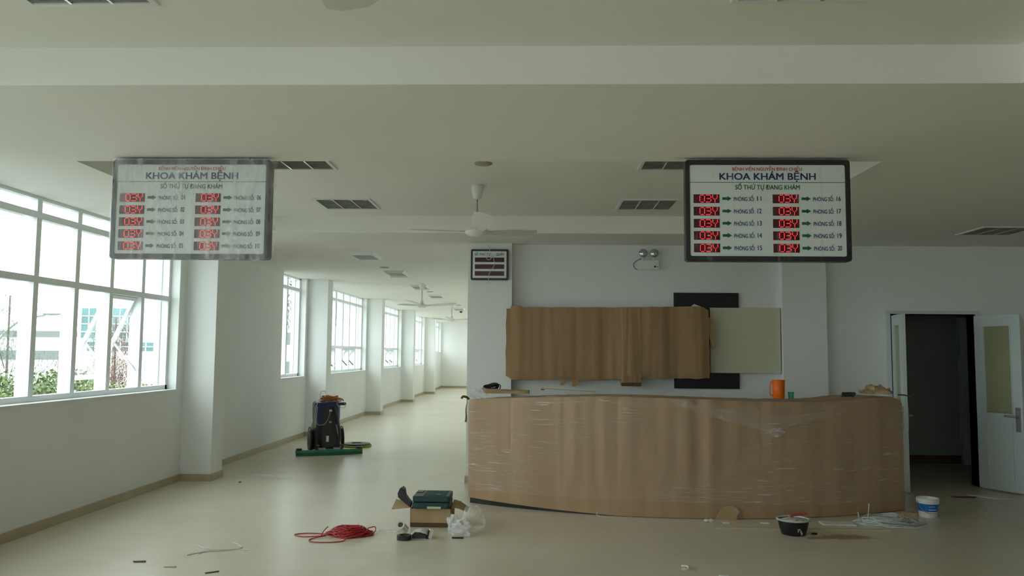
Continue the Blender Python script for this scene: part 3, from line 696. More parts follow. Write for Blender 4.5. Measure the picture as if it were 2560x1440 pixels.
# ------------------------------------------------------------------ reception counter in cardboard and film
CX, CY, R0, DEP = 1.60, 12.46, 4.33, 0.60
A0 = math.asin((-0.72-CX)/R0); A1 = math.asin((3.80-CX)/R0)
ZT = [(-0.75, 1.085), (-0.60, 1.10), (0.0, 1.135), (0.5, 1.155), (1.0, 1.158), (1.6, 1.145), (2.4, 1.125), (3.0, 1.125), (3.35, 1.150), (3.65, 1.165), (3.80, 1.13), (3.86, 1.08)]
def arc(u, r): a = A0+(A1-A0)*u; return CX+r*math.sin(a), CY-r*math.cos(a)
def wave(u, z):
    s = u*4.7; k = 1.0 if u < 0.62 else max(0.25, 1-(u-0.62)*3.5)
    w = 0.024*noise.noise(Vector((s*3.6, 1.3, z*0.25)))+0.022*noise.noise(Vector((s*8, 5.3, z*0.2)))*(0.25 if u < 0.13 else min(1, 0.25+(u-0.13)*6))-0.010*math.exp(-((s-0.50-0.01*z)/0.012)**2)-0.010*math.exp(-((s-1.62)/0.014)**2)-0.008*math.exp(-((s-1.08)/0.012)**2)
    return w*k*min(1, max(0, (z-0.12)*2.2))
cn = thing('reception_counter', 'long curved reception counter wrapped in brown cardboard and stretch film', 'counter', (1.6, 8.5, 0))
m = MB()
m.grid(lambda u, v: Vector((*arc(u, R0-0.03), 0.0+1.04*v)), 60, 1); m.grid(lambda u, v: Vector((*arc(u, R0-DEP+0.03), 1.04*v)), 60, 1)
m.grid(lambda u, v: Vector((*arc(u, R0-0.03-(DEP-0.06)*v), 1.04)), 60, 1); m.grid(lambda u, v: Vector((*arc(u, R0-0.03-(DEP-0.06)*v), 0.0)), 60, 1)
for uu in (0, 1): m.grid(lambda u, v: Vector((*arc(uu, R0-0.03-(DEP-0.06)*u), 1.04*v)), 1, 1)
m.build('counter_body', 'black', cn)
def zbot(u): return max(0.004, 0.062-0.17*u) if u < 0.4 else 0.004
def cf(u, v):
    x, y = arc(u, R0); zt = lerp_tab(ZT, x)+0.003*noise.noise(Vector((x*10, 2, 0))); z = zbot(u)+(zt-zbot(u))*v
    r = R0+wave(u, z)
    if v > 0.93: r -= 0.02*((v-0.93)/0.07)**2
    x, y = arc(u, r); return Vector((x, y, z))
m = MB(); m.grid(cf, 260, 24)
def ctop(u, v):
    p = cf(u, 1.0); x, y = arc(u, R0-0.02-(DEP-0.04)*v); return Vector((x, y, p.z+0.004*noise.noise(Vector((x*7, y*7, 0)))*(v > 0)))
m.grid(ctop, 260, 6)
for uu in (0, 1):
    def ce(u, v):
        a = cf(uu, v); x, y = arc(uu, R0-DEP*u+(0.0 if u else 0)); return Vector((a.x, a.y, a.z)) if u == 0 else Vector((x, y, a.z))
    m.grid(ce, 4, 24)
m.build('cardboard_wrap', 'card', cn, smooth=True)
# stretch film
def ff(u, v):
    x, y = arc(u, R0); zt = lerp_tab(ZT, x)+0.012; z0 = 0.14+0.02*math.sin(u*5); z = z0+(zt-z0)*v
    r = R0+0.016+max(0, wave(u, z))*0.6+0.002*noise.noise(Vector((u*40, z*25, 0)))+0.003*noise.noise(Vector((u*6, z*60, 4)))
    x, y = arc(-0.003+u*1.006, r); return Vector((x, y, z))
m = MB(); m.grid(ff, 200, 60)
m.grid(lambda u, v: Vector((*arc(u, R0+0.016-0.5*v), lerp_tab(ZT, arc(u, R0)[0])+0.012+0.006*noise.noise(Vector((u*30, v*6, 2)))*(v > 0))), 160, 6)
m.build('stretch_film', 'stretch', cn, smooth=True)
def on_front(x, z, off=0.02):
    a = math.asin((x-CX)/(R0+off)); return Vector((x, CY-(R0+off)*math.cos(a), z))
# diagonal film folds at the left, long strands and the loose flap at the right
st = MB()
rnd = random.Random(3)
for (x0_, z0_, x1_, z1_) in ((-0.45, 0.93, 0.02, 1.07), (-0.50, 0.88, -0.1, 1.02), (-0.58, 0.98, -0.2, 1.06), (-0.40, 0.90, 0.10, 1.045), (-0.66, 0.55, 1.0, 0.50), (-0.66, 0.40, 0.8, 0.33), (-0.66, 0.62, 0.4, 0.60),
                           (-0.66, 0.70, 0.5, 0.69), (0.0, 0.20, 3.0, 0.30), (0.3, 0.165, 3.7, 0.30), (1.0, 0.16, 3.7, 0.27), (1.6, 0.32, 3.4, 0.55), (2.0, 0.27, 3.5, 0.38), (1.3, 1.12, 2.28, 0.83), (1.35, 1.10, 2.1, 0.87), (2.9, 1.05, 3.6, 0.93), (3.0, 1.0, 3.5, 0.85)):
    n = 14; st.tube([on_front(x0_+(x1_-x0_)*k/n, z0_+(z1_-z0_)*k/n+0.002*math.sin(k*1.3), 0.021) for k in range(n+1)], 0.0012, 4)
st.build('film_strand', 'stretch', cn, kind='stuff')
fl = MB()
pA = [(1.28, 1.135), (1.6, 1.13), (2.0, 1.10), (2.5, 1.095), (2.98, 1.09), (3.12, 1.05)]
pB = [(1.28, 1.125), (1.55, 1.03), (1.9, 0.92), (2.28, 0.83), (2.62, 0.93), (3.0, 0.98)]
def flap(u, v):
    k = u*5; i = min(4, int(k)); a = k-i
    A = Vector(pA[i]).lerp(Vector(pA[i+1]), a); B = Vector(pB[i]).lerp(Vector(pB[i+1]), a); A = B.lerp(A, 0.62) if 0.15 < u < 0.95 else A
    q = B.lerp(A, v); return on_front(q.x, q.y, 0.030+0.012*noise.noise(Vector((q.x*9, q.y*9, 0))))
fl.grid(flap, 60, 12).build('loose_film', 'filmloose', cn, smooth=True)
MB().ball(on_front(2.33, 0.835, 0.05), 0.07, 0.03, 0.035, 20, 14, 0.9, 3.2, 4).build('film_knot', 'bag', cn, smooth=True)
MB().prism([(1.72, 0.0), (1.93, 0.0), (1.93, 0.045), (1.955, 0.075), (1.93, 0.115), (1.88, 0.135), (1.80, 0.13), (1.75, 0.06)], 8.095, 8.10).build('cardboard_patch', 'card2', cn)
MB().grid(lambda u, v: on_front(2.55+0.23*u-0.02*v*u, 0.01+0.19*v*(0.55+0.45*u), 0.012), 8, 4).build('cardboard_patch', 'card', cn)

# things lying on the counter
ZTOP = 1.145
def zt_at(x): return lerp_tab(ZT, x)+0.024
t = cn
z = zt_at(-0.35)+0.022
MB().grid(lambda u, v: Vector((-0.56+0.48*u, 8.62+0.22*v, z+0.035*math.sin(PI*min(1, v*1.2))+0.012*noise.noise(Vector((u*6, v*4, 2)))+0.010*(1-u))), 20, 8).build('cardboard_offcut', 'card', t, smooth=True, solid=0.005)  # loose cardboard offcut lying on the counter, grouped as its part
MB().obox((-0.33, 8.62, z+0.012), 0.42, 0.006, 0.024).build('folded_edge', 'card2', t)
MB().ball((-0.62, 8.80, 1.145), 0.085, 0.06, 0.05, 28, 18, 0.9, 3.5, 2).build('crumpled_film', 'bag', cn, smooth=True)
bc = MB(); rnd = random.Random(5)
for k in range(9):
    ph = rnd.random()*6; pts = []
    for q in range(15):
        a = 2*PI*q/14; pts.append((-0.50+0.075*math.cos(a)+0.012*math.sin(ph+a*2), 8.90+0.03*math.sin(a)+0.012*rnd.uniform(-1, 1)*0.3, 1.202+0.026*math.sin(a+ph*0.3)+0.006*k*0.6))
    bc.tube(pts, 0.007, 6)
bc.tube(catmull([(-0.45, 8.9, 1.22), (-0.42, 8.9, 1.245), (-0.395, 8.9, 1.23), (-0.40, 8.9, 1.195), (-0.38, 8.9, 1.172)], 6), 0.006, 6)
tag(bc.build('black_cable_bundle', 'black'), 'small bundle of black cable on the cardboard at left of counter', 'cable')
tag(MB().tube(catmull([(-0.715, 8.66, 1.10), (-0.74, 8.64, 1.12), (-0.775, 8.64, 1.125), (-0.79, 8.64, 1.105)], 5), 0.011, 6).grid(lambda u, v: Vector((-0.735-0.02*u*(1-v)+0.004*math.sin(v*9), 8.64+0.02*u, 0.86+0.25*v)), 3, 12).build('torn_brown_tape', 'carddark', smooth=True, solid=0.004), 'dark brown torn tape hooked over left corner of counter', 'tape')
L = Vector((0.04, 8.66, 1.226)); Rr = Vector((0.62, 8.62, 1.196))
t = thing('white_trunking', 'thin white trunking strip lying on the counter beside the cardboard', 'strip', (0.33, 8.64, 1.19))
d = (Rr-L).normalized(); rot = (0, -math.atan2(d.z, d.x), 0)
MB().obox((L+Rr)/2+Vector((0, 0, 0.004)), (Rr-L).length, 0.03, 0.006, rot).build('channel', 'paper', t)
MB().obox((L+Rr)/2+Vector((0, -0.014, -0.006)), (Rr-L).length*0.98, 0.003, 0.016, rot).build('shade_tinted_lip', 'discm', t)  # lip colour holds the brownish shade under the strip
MB().obox(L+Vector((0.02, -0.003, -0.016)), 0.035, 0.02, 0.024).build('cut_end', 'carddark', t)
t = thing('water_jug', 'bright orange plastic jug standing on the counter', 'jug', (2.44, 8.42, zt_at(2.44)))
z = zt_at(2.44); MB().lathe([(0.052, 0), (0.058, 0.006), (0.060, 0.10), (0.064, 0.182), (0.066, 0.186), (0.062, 0.186), (0.057, 0.10), (0.054, 0.012)], (2.44, 8.42, z)).build('body', 'orange', t)
MB().tube(catmull([(2.382, 8.42, z+0.165), (2.362, 8.42, z+0.155), (2.354, 8.42, z+0.10), (2.358, 8.42, z+0.04), (2.384, 8.42, z+0.028)], 6), 0.0065, 8).build('handle', 'orange', t)
t = thing('drinking_cup', 'small green cup on the counter beside the orange jug', 'cup', (2.562, 8.42, zt_at(2.56)))
z = zt_at(2.56); MB().lathe([(0.025, 0), (0.030, 0.064), (0.028, 0.064), (0.023, 0.006)], (2.562, 8.42, z), 20).build('body', 'greencup', t)
MB().lathe([(0.0305, 0.056), (0.032, 0.060), (0.0305, 0.065)], (2.562, 8.42, z), 20, cap=False).build('rim', 'greencup', t)
# white tape scraps on the top edge
for k, (x, w, lb) in enumerate(((1.33, 0.20, 'white torn tape scrap on counter edge below the black board'), (1.62, 0.12, 'short white tape scrap on counter edge, middle of the three'), (1.86, 0.10, 'white tape scrap on counter edge nearest the orange jug'))):
    zz = zt_at(x)-0.002
    tag(MB().grid(lambda u, v: Vector((x+w*u, on_front(min(x+w*u, 3.7), 0, -0.06).y+0.03*v, zz+0.006*noise.noise(Vector((u*9+k, v*5, 1)))+0.004)), 14, 3).build('tape_scrap', 'paper', smooth=True, solid=0.002), lb, 'tape', 'tape scraps on the counter edge')
lump = MB().ball((3.50, 8.66, zt_at(3.5)+0.03), 0.14, 0.08, 0.065, 34, 22, 0.6, 1.9, 9); zl = zt_at(3.5)+0.012
for p in lump.v: p.z = max(p.z+0.02*noise.noise(p*22), zl)
tag(lump.build('crumpled_paper', 'card2', smooth=True), 'crumpled brown paper lump on right end of the counter', 'paper')
gb = MB(); rnd = random.Random(8)
for k in range(7):
    pts = [(3.19+0.055*math.cos(a+k)+0.02*rnd.uniform(-1, 1), 8.55+0.02*math.sin(a*2), zt_at(3.2)+0.025+0.02*math.sin(a+k*1.7)) for a in [q*0.6 for q in range(11)]]
    gb.tube(catmull(pts, 2), 0.006, 5)
tag(gb.build('dark_green_wire_bundle', mat('dark_green_wire', (0.03, 0.045, 0.025), 0.5)), 'dark tangled wire beside the paper lump on counter', 'wire')
tag(MB().tube(catmull([(3.66, 8.50, 1.192), (3.72, 8.50, 1.19), (3.78, 8.49, 1.175), (3.82, 8.46, 1.14)], 5), 0.006, 6).build('black_strap', 'black'), 'thin black strap hanging over the right corner of the counter', 'strap')

# ------------------------------------------------------------------ floor scrubber
t = thing('floor_scrubber', 'dark walk-behind floor scrubber machine parked by the left wall', 'cleaning machine', (-3.30, 12.95, 0), rotz=math.radians(24))
B = lambda *a, **k: None
m = MB()      # local coordinates, rear side faces -y
def body_ring(z, hw, hd): return [Vector((hw*math.copysign(abs(math.cos(a))**0.5, math.cos(a)), 0.12+hd*math.copysign(abs(math.sin(a))**0.6, math.sin(a)), z)) for a in [2*PI*k/32 for k in range(32)]]
rings = [body_ring(0.06, 0.20, 0.34), body_ring(0.12, 0.215, 0.38), body_ring(0.30, 0.215, 0.38), body_ring(0.42, 0.20, 0.36), body_ring(0.47, 0.185, 0.33)]
for i, r in enumerate(rings): m.v += r
for i in range(len(rings)-1): m.f += [(i*32+k, i*32+(k+1) % 32, (i+1)*32+(k+1) % 32, (i+1)*32+k) for k in range(32)]
m.f += [tuple(range(31, -1, -1)), tuple(range(4*32, 5*32))]; m.smooth = True
m.build('lower_body', 'black', t, local=True)
m = MB(); rings = [body_ring(0.47, 0.185, 0.32), body_ring(0.55, 0.195, 0.32), body_ring(0.76, 0.20, 0.30), body_ring(0.80, 0.17, 0.27)]
for r in rings: m.v += r
for i in range(3): m.f += [(i*32+k, i*32+(k+1) % 32, (i+1)*32+(k+1) % 32, (i+1)*32+k) for k in range(32)]
m.f += [tuple(range(31, -1, -1)), tuple(range(3*32, 4*32))]; m.smooth = True
m.build('recovery_tank', 'navy', t, local=True)
MB().prismz([(-0.10, -0.20), (0.10, -0.20), (0.115, -0.26), (-0.115, -0.26)], 0.10, 0.80).build('rear_cover', 'darkgrey', t, local=True, bevel=0.01)
MB().box(-0.235, -0.075, -0.30, -0.24, 0.755, 0.80).box(0.075, 0.235, -0.30, -0.24, 0.755, 0.80).box(-0.08, 0.08, -0.31, -0.2, 0.74, 0.815).build('handle_bar', 'navy', t, local=True, bevel=0.012)
for s in (-1, 1):
    w = MB().lathe([(0.10, -0.03), (0.165, -0.03), (0.175, -0.015), (0.175, 0.015), (0.165, 0.03), (0.10, 0.03)], (s*0.235, 0.10, 0.20), 32, rot=(0, PI/2, 0)).build('wheel', 'black', t, local=True)
    MB().lathe([(0.03, -0.038), (0.06, -0.036), (0.09, -0.032), (0.09, 0.032), (0.06, 0.036), (0.03, 0.038)], (s*0.235, 0.10, 0.20), 24, rot=(0, PI/2, 0)).build('hub', 'darkgrey', w, local=True)
    MB().tube([(s*0.23+0.02*s, 0.1+0.19*math.cos(a), 0.21+0.19*math.sin(a)) for a in [math.radians(q) for q in range(-30, 211, 12)]], 0.008, 6).build('wheel_guard', 'darkgrey', t, local=True)
n = 24
sq = MB()
def sqp(u, r): a = math.radians(-26+52*u); return Vector((1.16*math.sin(a)*1.0, -0.36+1.16*(1-math.cos(a))*0.7+r, 0))
for z0_, z1_, r0_, r1_ in ((0.035, 0.085, 0, 0.05),):
    a = [sqp(k/n, r0_) for k in range(n+1)]; b = [sqp(k/n, r1_) for k in range(n+1)]
    poly = [(p.x, p.y) for p in a]+[(p.x, p.y) for p in reversed(b)]
    sq.prismz(poly, z0_, z1_)
s_o = sq.build('squeegee', 'green', t, local=True)
sq = MB(); a = [sqp(k/n, -0.006) for k in range(n+1)]; b = [sqp(k/n, 0.0) for k in range(n+1)]
sq.prismz([(p.x, p.y) for p in a]+[(p.x, p.y) for p in reversed(b)], 0.0, 0.05)
sq.build('rubber_blade', mat('dark_green_rubber', (0.01, 0.10, 0.05), 0.5), s_o, local=True)
for x in (-0.46, 0.46):
    yy = -0.27; MB().lathe([(0.03, 0.085), (0.045, 0.09), (0.045, 0.11), (0.03, 0.115)], (x, yy, 0)).build('roller', 'darkgrey', s_o, local=True)
for x in (-0.19, 0.17):
    MB().lathe([(0.007, 0.085), (0.007, 0.14), (0.028, 0.145), (0.03, 0.16), (0.012, 0.168)], (x, -0.34, 0)).build('clamp_knob', 'carddark', s_o, local=True)
MB().obox((-0.12, -0.30, 0.10), 0.10, 0.08, 0.03).obox((0.10, -0.30, 0.10), 0.10, 0.08, 0.03).obox((0, -0.24, 0.075), 0.30, 0.12, 0.03).build('squeegee_bracket', 'grey', t, local=True)
MB().tube([(0.10, -0.27, 0.46), (0.13, -0.30, 0.30), (0.165, -0.31, 0.10)], 0.016, 8).build('lift_lever', mat('pale_grey_lever', (0.35, 0.40, 0.40), 0.5), t, local=True)
MB().tube(catmull([(0.04, -0.27, 0.76), (0.09, -0.30, 0.60), (0.12, -0.31, 0.46), (0.14, -0.31, 0.30), (0.13, -0.30, 0.12)], 6), 0.022, 10).build('suction_hose', 'darkgrey', t, local=True)
MB().tube(catmull([(-0.005, -0.285, 0.67), (-0.03, -0.30, 0.58), (-0.07, -0.305, 0.50), (-0.13, -0.30, 0.46), (-0.21, -0.29, 0.48), (-0.215, -0.28, 0.60), (-0.20, -0.28, 0.74)], 6), 0.0055, 6).build('power_lead', 'grey', t, local=True)
MB().box(-0.02, 0.025, -0.266, -0.262, 0.66, 0.69).build('sticker', 'paper', t, local=True); MB().box(-0.055, -0.015, -0.266, -0.262, 0.20, 0.29).build('sticker', 'paper', t, local=True)
MB().lathe([(0.02, 0), (0.02, 0.02)], (0, -0.26, 0.50), rot=(PI/2, 0, 0)).build('drain_cap', 'grey', t, local=True)
oc = MB(); rnd = random.Random(2)
Rz = Matrix.Rotation(math.radians(24), 4, 'Z'); base = Vector((-3.30, 12.95, 0))
for k in range(9):
    cxx = rnd.uniform(-0.03, 0.05); rr = rnd.uniform(0.10, 0.17); zz = 0.815+0.008*k
    rr *= 1-0.035*k
    oc.tube([base+Rz@Vector((cxx+rr*math.cos(a), 0.0+0.10*math.sin(a)*(1-0.03*k), zz+0.012*math.sin(a*3+k))) for a in [2*PI*q/24 for q in range(24)]], 0.009, 6, closed=True)
oc.tube([base+Rz@Vector(p) for p in catmull([(0.02, -0.11, 0.83), (0.12, -0.15, 0.86), (0.20, -0.14, 0.84), (0.22, -0.12, 0.815)], 6)], 0.010, 6)
tag(oc.build('orange_cable_coil', 'orangecable'), 'coil of orange brown cable piled on top of the scrubber', 'cable')
gl = MB(); gl.tube([base+Rz@Vector(p) for p in catmull([(-0.04, -0.05, 0.93), (-0.07, -0.10, 0.97), (-0.13, -0.12, 0.955), (-0.14, -0.14, 0.88), (-0.17, -0.2, 0.83), (-0.215, -0.31, 0.78), (-0.245, -0.33, 0.65), (-0.24, -0.33, 0.5), (-0.235, -0.31, 0.42)], 7)], 0.005, 6)
gl.tube([base+Rz@Vector(p) for p in catmull([(0.08, -0.33, 0.79), (0.12, -0.34, 0.74), (0.19, -0.34, 0.72), (0.215, -0.34, 0.745), (0.20, -0.33, 0.79)], 7)], 0.005, 6)
tag(gl.build('grey_hose_loop', 'cable'), 'thin grey hose looping over the scrubber top and left side', 'hose')
t = thing('polishing_pad_disc', 'round black topped pad disc on floor right of the scrubber', 'floor pad', (-3.02, 13.85, 0))
MB().lathe([(0.24, 0.0), (0.245, 0.03), (0.235, 0.035)], (-3.02, 13.85, 0), 40).build('pad', 'lime', t)
MB().lathe([(0.225, 0.036), (0.225, 0.055), (0.19, 0.062), (0.09, 0.062), (0.09, 0.05)], (-3.02, 13.85, 0), 40).build('drive_plate', 'darkgrey', t)

# ------------------------------------------------------------------ box, tool case and litter in front
t = thing('cardboard_box', 'small open brown cardboard box on floor left of the counter', 'box', (-0.955, 7.74, 0))
bx0, bx1, by0, by1, bh_ = -1.147, -0.775, 7.57, 7.90, 0.165; w = 0.004
MB().box(bx0, bx1, by0, by0+w, 0.035, bh_).box(bx0, bx1, by1-w, by1, 0.0, bh_).box(bx0, bx0+w, by0, by1, 0, bh_).box(bx1-w, bx1, by0, by1, 0, bh_).box(bx0, bx1, by0, by1, 0, w).build('box_body', 'card2', t)
MB().box(bx0+0.002, bx1-0.002, by0-0.003, by0+0.003, 0.0, 0.04).build('damp_lower_strip', 'carddark', t)
MB().grid(lambda u, v: Vector((bx0-0.175*u, by0+0.02+0.24*v, bh_+0.005+0.03*v*u-0.03*u*(1-v)*0.6)), 8, 4).build('side_flap', 'card2', t, solid=0.004)
MB().grid(lambda u, v: Vector((bx1+0.145*u, by0+0.02+0.24*v, bh_+0.005+0.035*v*(1-u)-0.03*u+0.01*math.sin(u*4))), 8, 4).build('side_flap', 'card2', t, solid=0.004)
t = thing('tool_case', 'dark teal plastic tool case lying on the cardboard box', 'tool case', (-0.965, 7.72, bh_+0.004))
cz = bh_+0.004
poly = rrect(-1.125, -0.79, 7.54, 7.88, 0.022, 4)
MB().prismz(poly, cz, cz+0.055).build('case_base', 'teal', t, bevel=0.006)
lid = MB().prismz(poly, cz+0.058, cz+0.112).build('case_lid', 'teal', t, bevel=0.01)
rb = MB()
for k in range(12): rb.box(-1.03, -0.82, 7.58+k*0.022, 7.588+k*0.022, cz+0.112, cz+0.116)
rb.build('lid_rib', 'teal', lid)
MB().box(-1.115, -1.055, 7.74, 7.85, cz+0.112, cz+0.117).build('handle_recess', 'black', lid)
MB().ball((-0.90, 7.63, cz+0.1165), 0.024, 0.014, 0.002).build('oval_badge', 'grey', lid)
MB().box(-0.99, -0.865, 7.530, 7.538, cz+0.002, cz+0.022).build('front_label', 'beige', t)
t = tag(MB().prism([(-1.145, 0.175), (-1.225, 0.235), (-1.26, 0.265), (-1.265, 0.30), (-1.245, 0.345), (-1.225, 0.355), (-1.205, 0.335), (-1.195, 0.28), (-1.165, 0.24), (-1.14, 0.215)], 7.56, 7.66).build('black_tray', 'black', bevel=0.004), 'bent black plastic tray leaning against left side of the tool case', 'tray')
t = thing('silver_roll', 'small silver roll leaning beside the black tape', 'roll', (-1.15, 7.20, 0))
R_ = Matrix.Translation((-1.155, 7.20, 0.075)) @ Euler((math.radians(62), 0, math.radians(-8))).to_matrix().to_4x4()
MB().lathe([(0.022, -0.07), (0.036, -0.07), (0.036, 0.07), (0.022, 0.07), (0.022, -0.07)], n=24, cap=False).xf(R_).build('outer_roll', 'bright', t)
MB().lathe([(0.021, -0.068), (0.021, 0.068)], n=20).xf(R_).build('core', 'carddark', t)
t = thing('black_tape_roll', 'black roll of tape lying flat on the floor', 'tape', (-1.12, 7.07, 0))
MB().lathe([(0.040, 0), (0.062, 0), (0.062, 0.038), (0.040, 0.038), (0.040, 0)], (-1.12, 7.07, 0), 28, cap=False).build('tape_winding', 'blacktape', t)
MB().lathe([(0.036, 0.001), (0.040, 0.001), (0.040, 0.037), (0.036, 0.037), (0.036, 0.001)], (-1.12, 7.07, 0), 28, cap=False).build('card_core', 'carddark', t)
t = thing('folded_foil_pouch', 'crumpled silver and black pouch between tape roll and box', 'pouch', (-1.00, 7.18, 0))
MB().grid(lambda u, v: Vector((-1.075+0.15*u, 7.10+0.14*v, 0.03+0.03*math.sin(PI*u)+0.012*noise.noise(Vector((u*5, v*5, 4))))), 12, 8).build('foil_top', 'paper', t, smooth=True, solid=0.003)
MB().box(-1.06, -0.94, 7.115, 7.22, 0.0, 0.028).build('black_underside', 'black', t)
t = thing('small_white_carton', 'tiny white carton with dark side, right of the silver pouch', 'box', (-0.90, 7.12, 0))
MB().obox((-0.905, 7.13, 0.038), 0.03, 0.05, 0.075, (0, 0.25, 0.3)).build('carton', 'paper', t)
MB().obox((-0.925, 7.115, 0.037), 0.012, 0.045, 0.07, (0, 0.25, 0.3)).build('dark_side', 'black', t)
tag(MB().ball((-0.735, 7.34, 0.075), 0.05, 0.05, 0.085, 30, 22, 0.5, 1.9, 1).ball((-0.655, 7.24, 0.06), 0.085, 0.06, 0.07, 30, 22, 0.6, 2.0, 5).build('white_plastic_bag', film_mat('milky_bag', 0.35, 0.4, (5, 5, 5), 2.0, lo=0.4, hi=0.75, bump=0.4), smooth=True), 'crumpled milky white plastic bag on floor against the box', 'plastic bag')
tag(MB().ball((-0.555, 7.40, 0.10), 0.10, 0.08, 0.125, 30, 24, 0.5, 1.9, 7).build('clear_plastic_bag', 'bag', smooth=True), 'upright clear plastic bag right of the milky bag', 'plastic bag')
tag(MB().box(-0.72, -0.62, 7.13, 7.145, 0, 0.012).build('black_rod', 'black'), 'short black rod on floor in front of plastic bags', 'rod')
tag(MB().ball((-1.30, 7.36, 0.012), 0.10, 0.05, 0.02, 24, 14, 0.8, 3, 3).build('clear_film_scrap', 'bag', smooth=True), 'small clear film scrap on floor left of the box', 'plastic film')
tag(MB().grid(lambda u, v: Vector((-3.80+0.75*u, 10.30+0.22*v, 0.006+0.035*abs(noise.noise(Vector((u*5, v*4, 1))))*math.sin(PI*u))), 36, 14).build('film_on_floor', 'bag', smooth=True), 'flat clear film sheet on floor below the first left pillar', 'plastic film')

def tangle(name, mt, c, rx, ry, h, n, rad, label, seed, tails=(), cat='cord'):
    rnd = random.Random(seed); m = MB()
    for k in range(n):
        ph = rnd.random()*PI*2; ox = rnd.uniform(-0.25, 0.25)*rx; oy = rnd.uniform(-0.25, 0.25)*ry; a1 = rx*rnd.uniform(0.55, 0.85); b1 = ry*rnd.uniform(0.45, 0.9)
        z0 = rad+h*rnd.random()*0.9; til = rnd.uniform(-0.35, 0.35); pts = []
        for q in range(26):
            a = 2*PI*q/26; wob = 1+0.12*math.sin(a*3+ph)
            x = a1*math.cos(a)*wob; y = b1*math.sin(a)*wob; x, y = x*math.cos(til)-y*math.sin(til)*0.5, x*math.sin(til)*0.4+y
            e = min(1, math.hypot((x+ox)/rx, (y+oy)/ry)); z = max(rad, z0*(1-e*e*0.75)+0.006*math.sin(a*4+ph))
            pts.append((c[0]+ox+x, c[1]+oy+y, z))
        m.tube(pts, rad, 5, closed=True)
    for tl in tails: m.tube(catmull(tl, 7), rad, 5)
    return tag(m.build(name, mt), label, cat)
tangle('red_cord_pile', 'redrope', (-1.62, 7.22), 0.19, 0.15, 0.09, 46, 0.0045, 'tangled pile of red cord on floor', 4,
       tails=([(-1.75, 7.15, 0.01), (-1.86, 7.22, 0.005), (-2.0, 7.23, 0.005), (-2.085, 7.17, 0.005), (-2.0, 7.10, 0.005), (-1.88, 7.12, 0.005), (-1.80, 7.10, 0.02)],
              [(-1.80, 7.12, 0.01), (-1.90, 7.02, 0.005), (-1.88, 6.92, 0.005), (-1.75, 6.90, 0.005), (-1.62, 6.95, 0.005), (-1.60, 7.05, 0.02)],
              [(-1.84, 7.1, 0.01), (-1.82, 7.12, 0.05), (-1.79, 7.14, 0.085)],
              [(-1.47, 7.25, 0.05), (-1.41, 7.27, 0.06), (-1.40, 7.24, 0.03), (-1.44, 7.18, 0.01)]))
tangle('white_cable_coil', 'cable', (3.32, 8.02), 0.29, 0.19, 0.11, 30, 0.0055, 'loose coil of white cable on floor before the counter', 9,
       tails=([(3.14, 8.02, 0.05), (3.15, 8.02, 0.12), (3.155, 8.02, 0.185)], [(3.07, 8.05, 0.03), (3.06, 8.05, 0.10)], [(3.5, 7.95, 0.01), (3.62, 7.98, 0.006), (3.72, 8.10, 0.006), (3.68, 8.18, 0.006)],
              [(3.3, 7.84, 0.006), (3.5, 7.82, 0.006), (3.66, 7.92, 0.006)]), cat='cable')
wm = MB(); z = 0.004
for pts in ([(-2.75, 6.72, z), (-2.66, 6.64, z), (-2.60, 6.62, z), (-2.585, 6.57, z), (-2.64, 6.50, z), (-2.70, 6.41, z)], [(-2.585, 6.57, z), (-2.50, 6.60, z), (-2.41, 6.63, z), (-2.37, 6.68, z), (-2.42, 6.76, z), (-2.50, 6.84, z)],
            [(-2.63, 6.46, z), (-2.60, 6.53, z), (-2.48, 6.57, z), (-2.38, 6.63, z), (-2.29, 6.60, z)]):
    wm.tube(catmull(pts, 6), 0.0035, 5)
tag(wm.build('bent_wire', 'cable'), 'bent pale wire offcut on floor at lower left', 'wire')
t = thing('paint_basin', 'black basin splashed with white paint on the floor', 'basin', (2.285, 7.512, 0))
c = (2.285, 7.512, 0)
MB().lathe([(0.095, 0), (0.104, 0.004), (0.128, 0.09), (0.132, 0.13), (0.126, 0.13), (0.118, 0.09), (0.09, 0.02)], c, 40).build('bowl', 'basin', t)
MB().lathe([(0.128, 0.120), (0.146, 0.126), (0.148, 0.134), (0.142, 0.140), (0.128, 0.138), (0.124, 0.13), (0.128, 0.120)], c, 40, cap=False).build('rim', splatter_mat('white_rim_paint', (0.55, 0.56, 0.56), (0.04, 0.04, 0.05), 30, 0.68), t)
MB().grid(lambda u, v: Vector((c[0]+0.122*u*math.cos(2*PI*v), c[1]+0.122*u*math.sin(2*PI*v), 0.122+0.03*(1-u)*(0.6+noise.noise(Vector((u*4*math.cos(2*PI*v), u*4*math.sin(2*PI*v), 1)))))), 10, 30).build('paint_contents', 'paintmix', t, smooth=True)
br = tag(MB().obox((2.37, 7.55, 0.166), 0.10, 0.03, 0.012, (0, -0.12, 0.2)).tube([(2.33, 7.54, 0.165), (2.26, 7.51, 0.155)], 0.008, 6).build('red_scraper', 'redpaint'), 'red handled scraper resting in the paint basin', 'tool')
tag(MB().obox((2.43, 7.69, 0.008), 1.58, 0.028, 0.016, (0, 0, 0.004)).build('wood_strip', 'wood'), 'long thin pale wood strip on floor behind the paint basin', 'wood strip')
tag(MB().obox((2.84, 7.98, 0.006), 0.30, 0.16, 0.010, (0, 0, -0.05)).build('white_tile', 'paper'), 'flat white rectangular tile on floor left of the cable coil', 'tile')
t = thing('paint_bucket', 'white plastic bucket with blue label near the right door', 'bucket', (3.88, 8.40, 0)); c = (3.88, 8.40, 0)
MB().lathe([(0.078, 0), (0.082, 0.003), (0.095, 0.15), (0.091, 0.15), (0.078, 0.01)], c, 36).build('body', 'white', t)
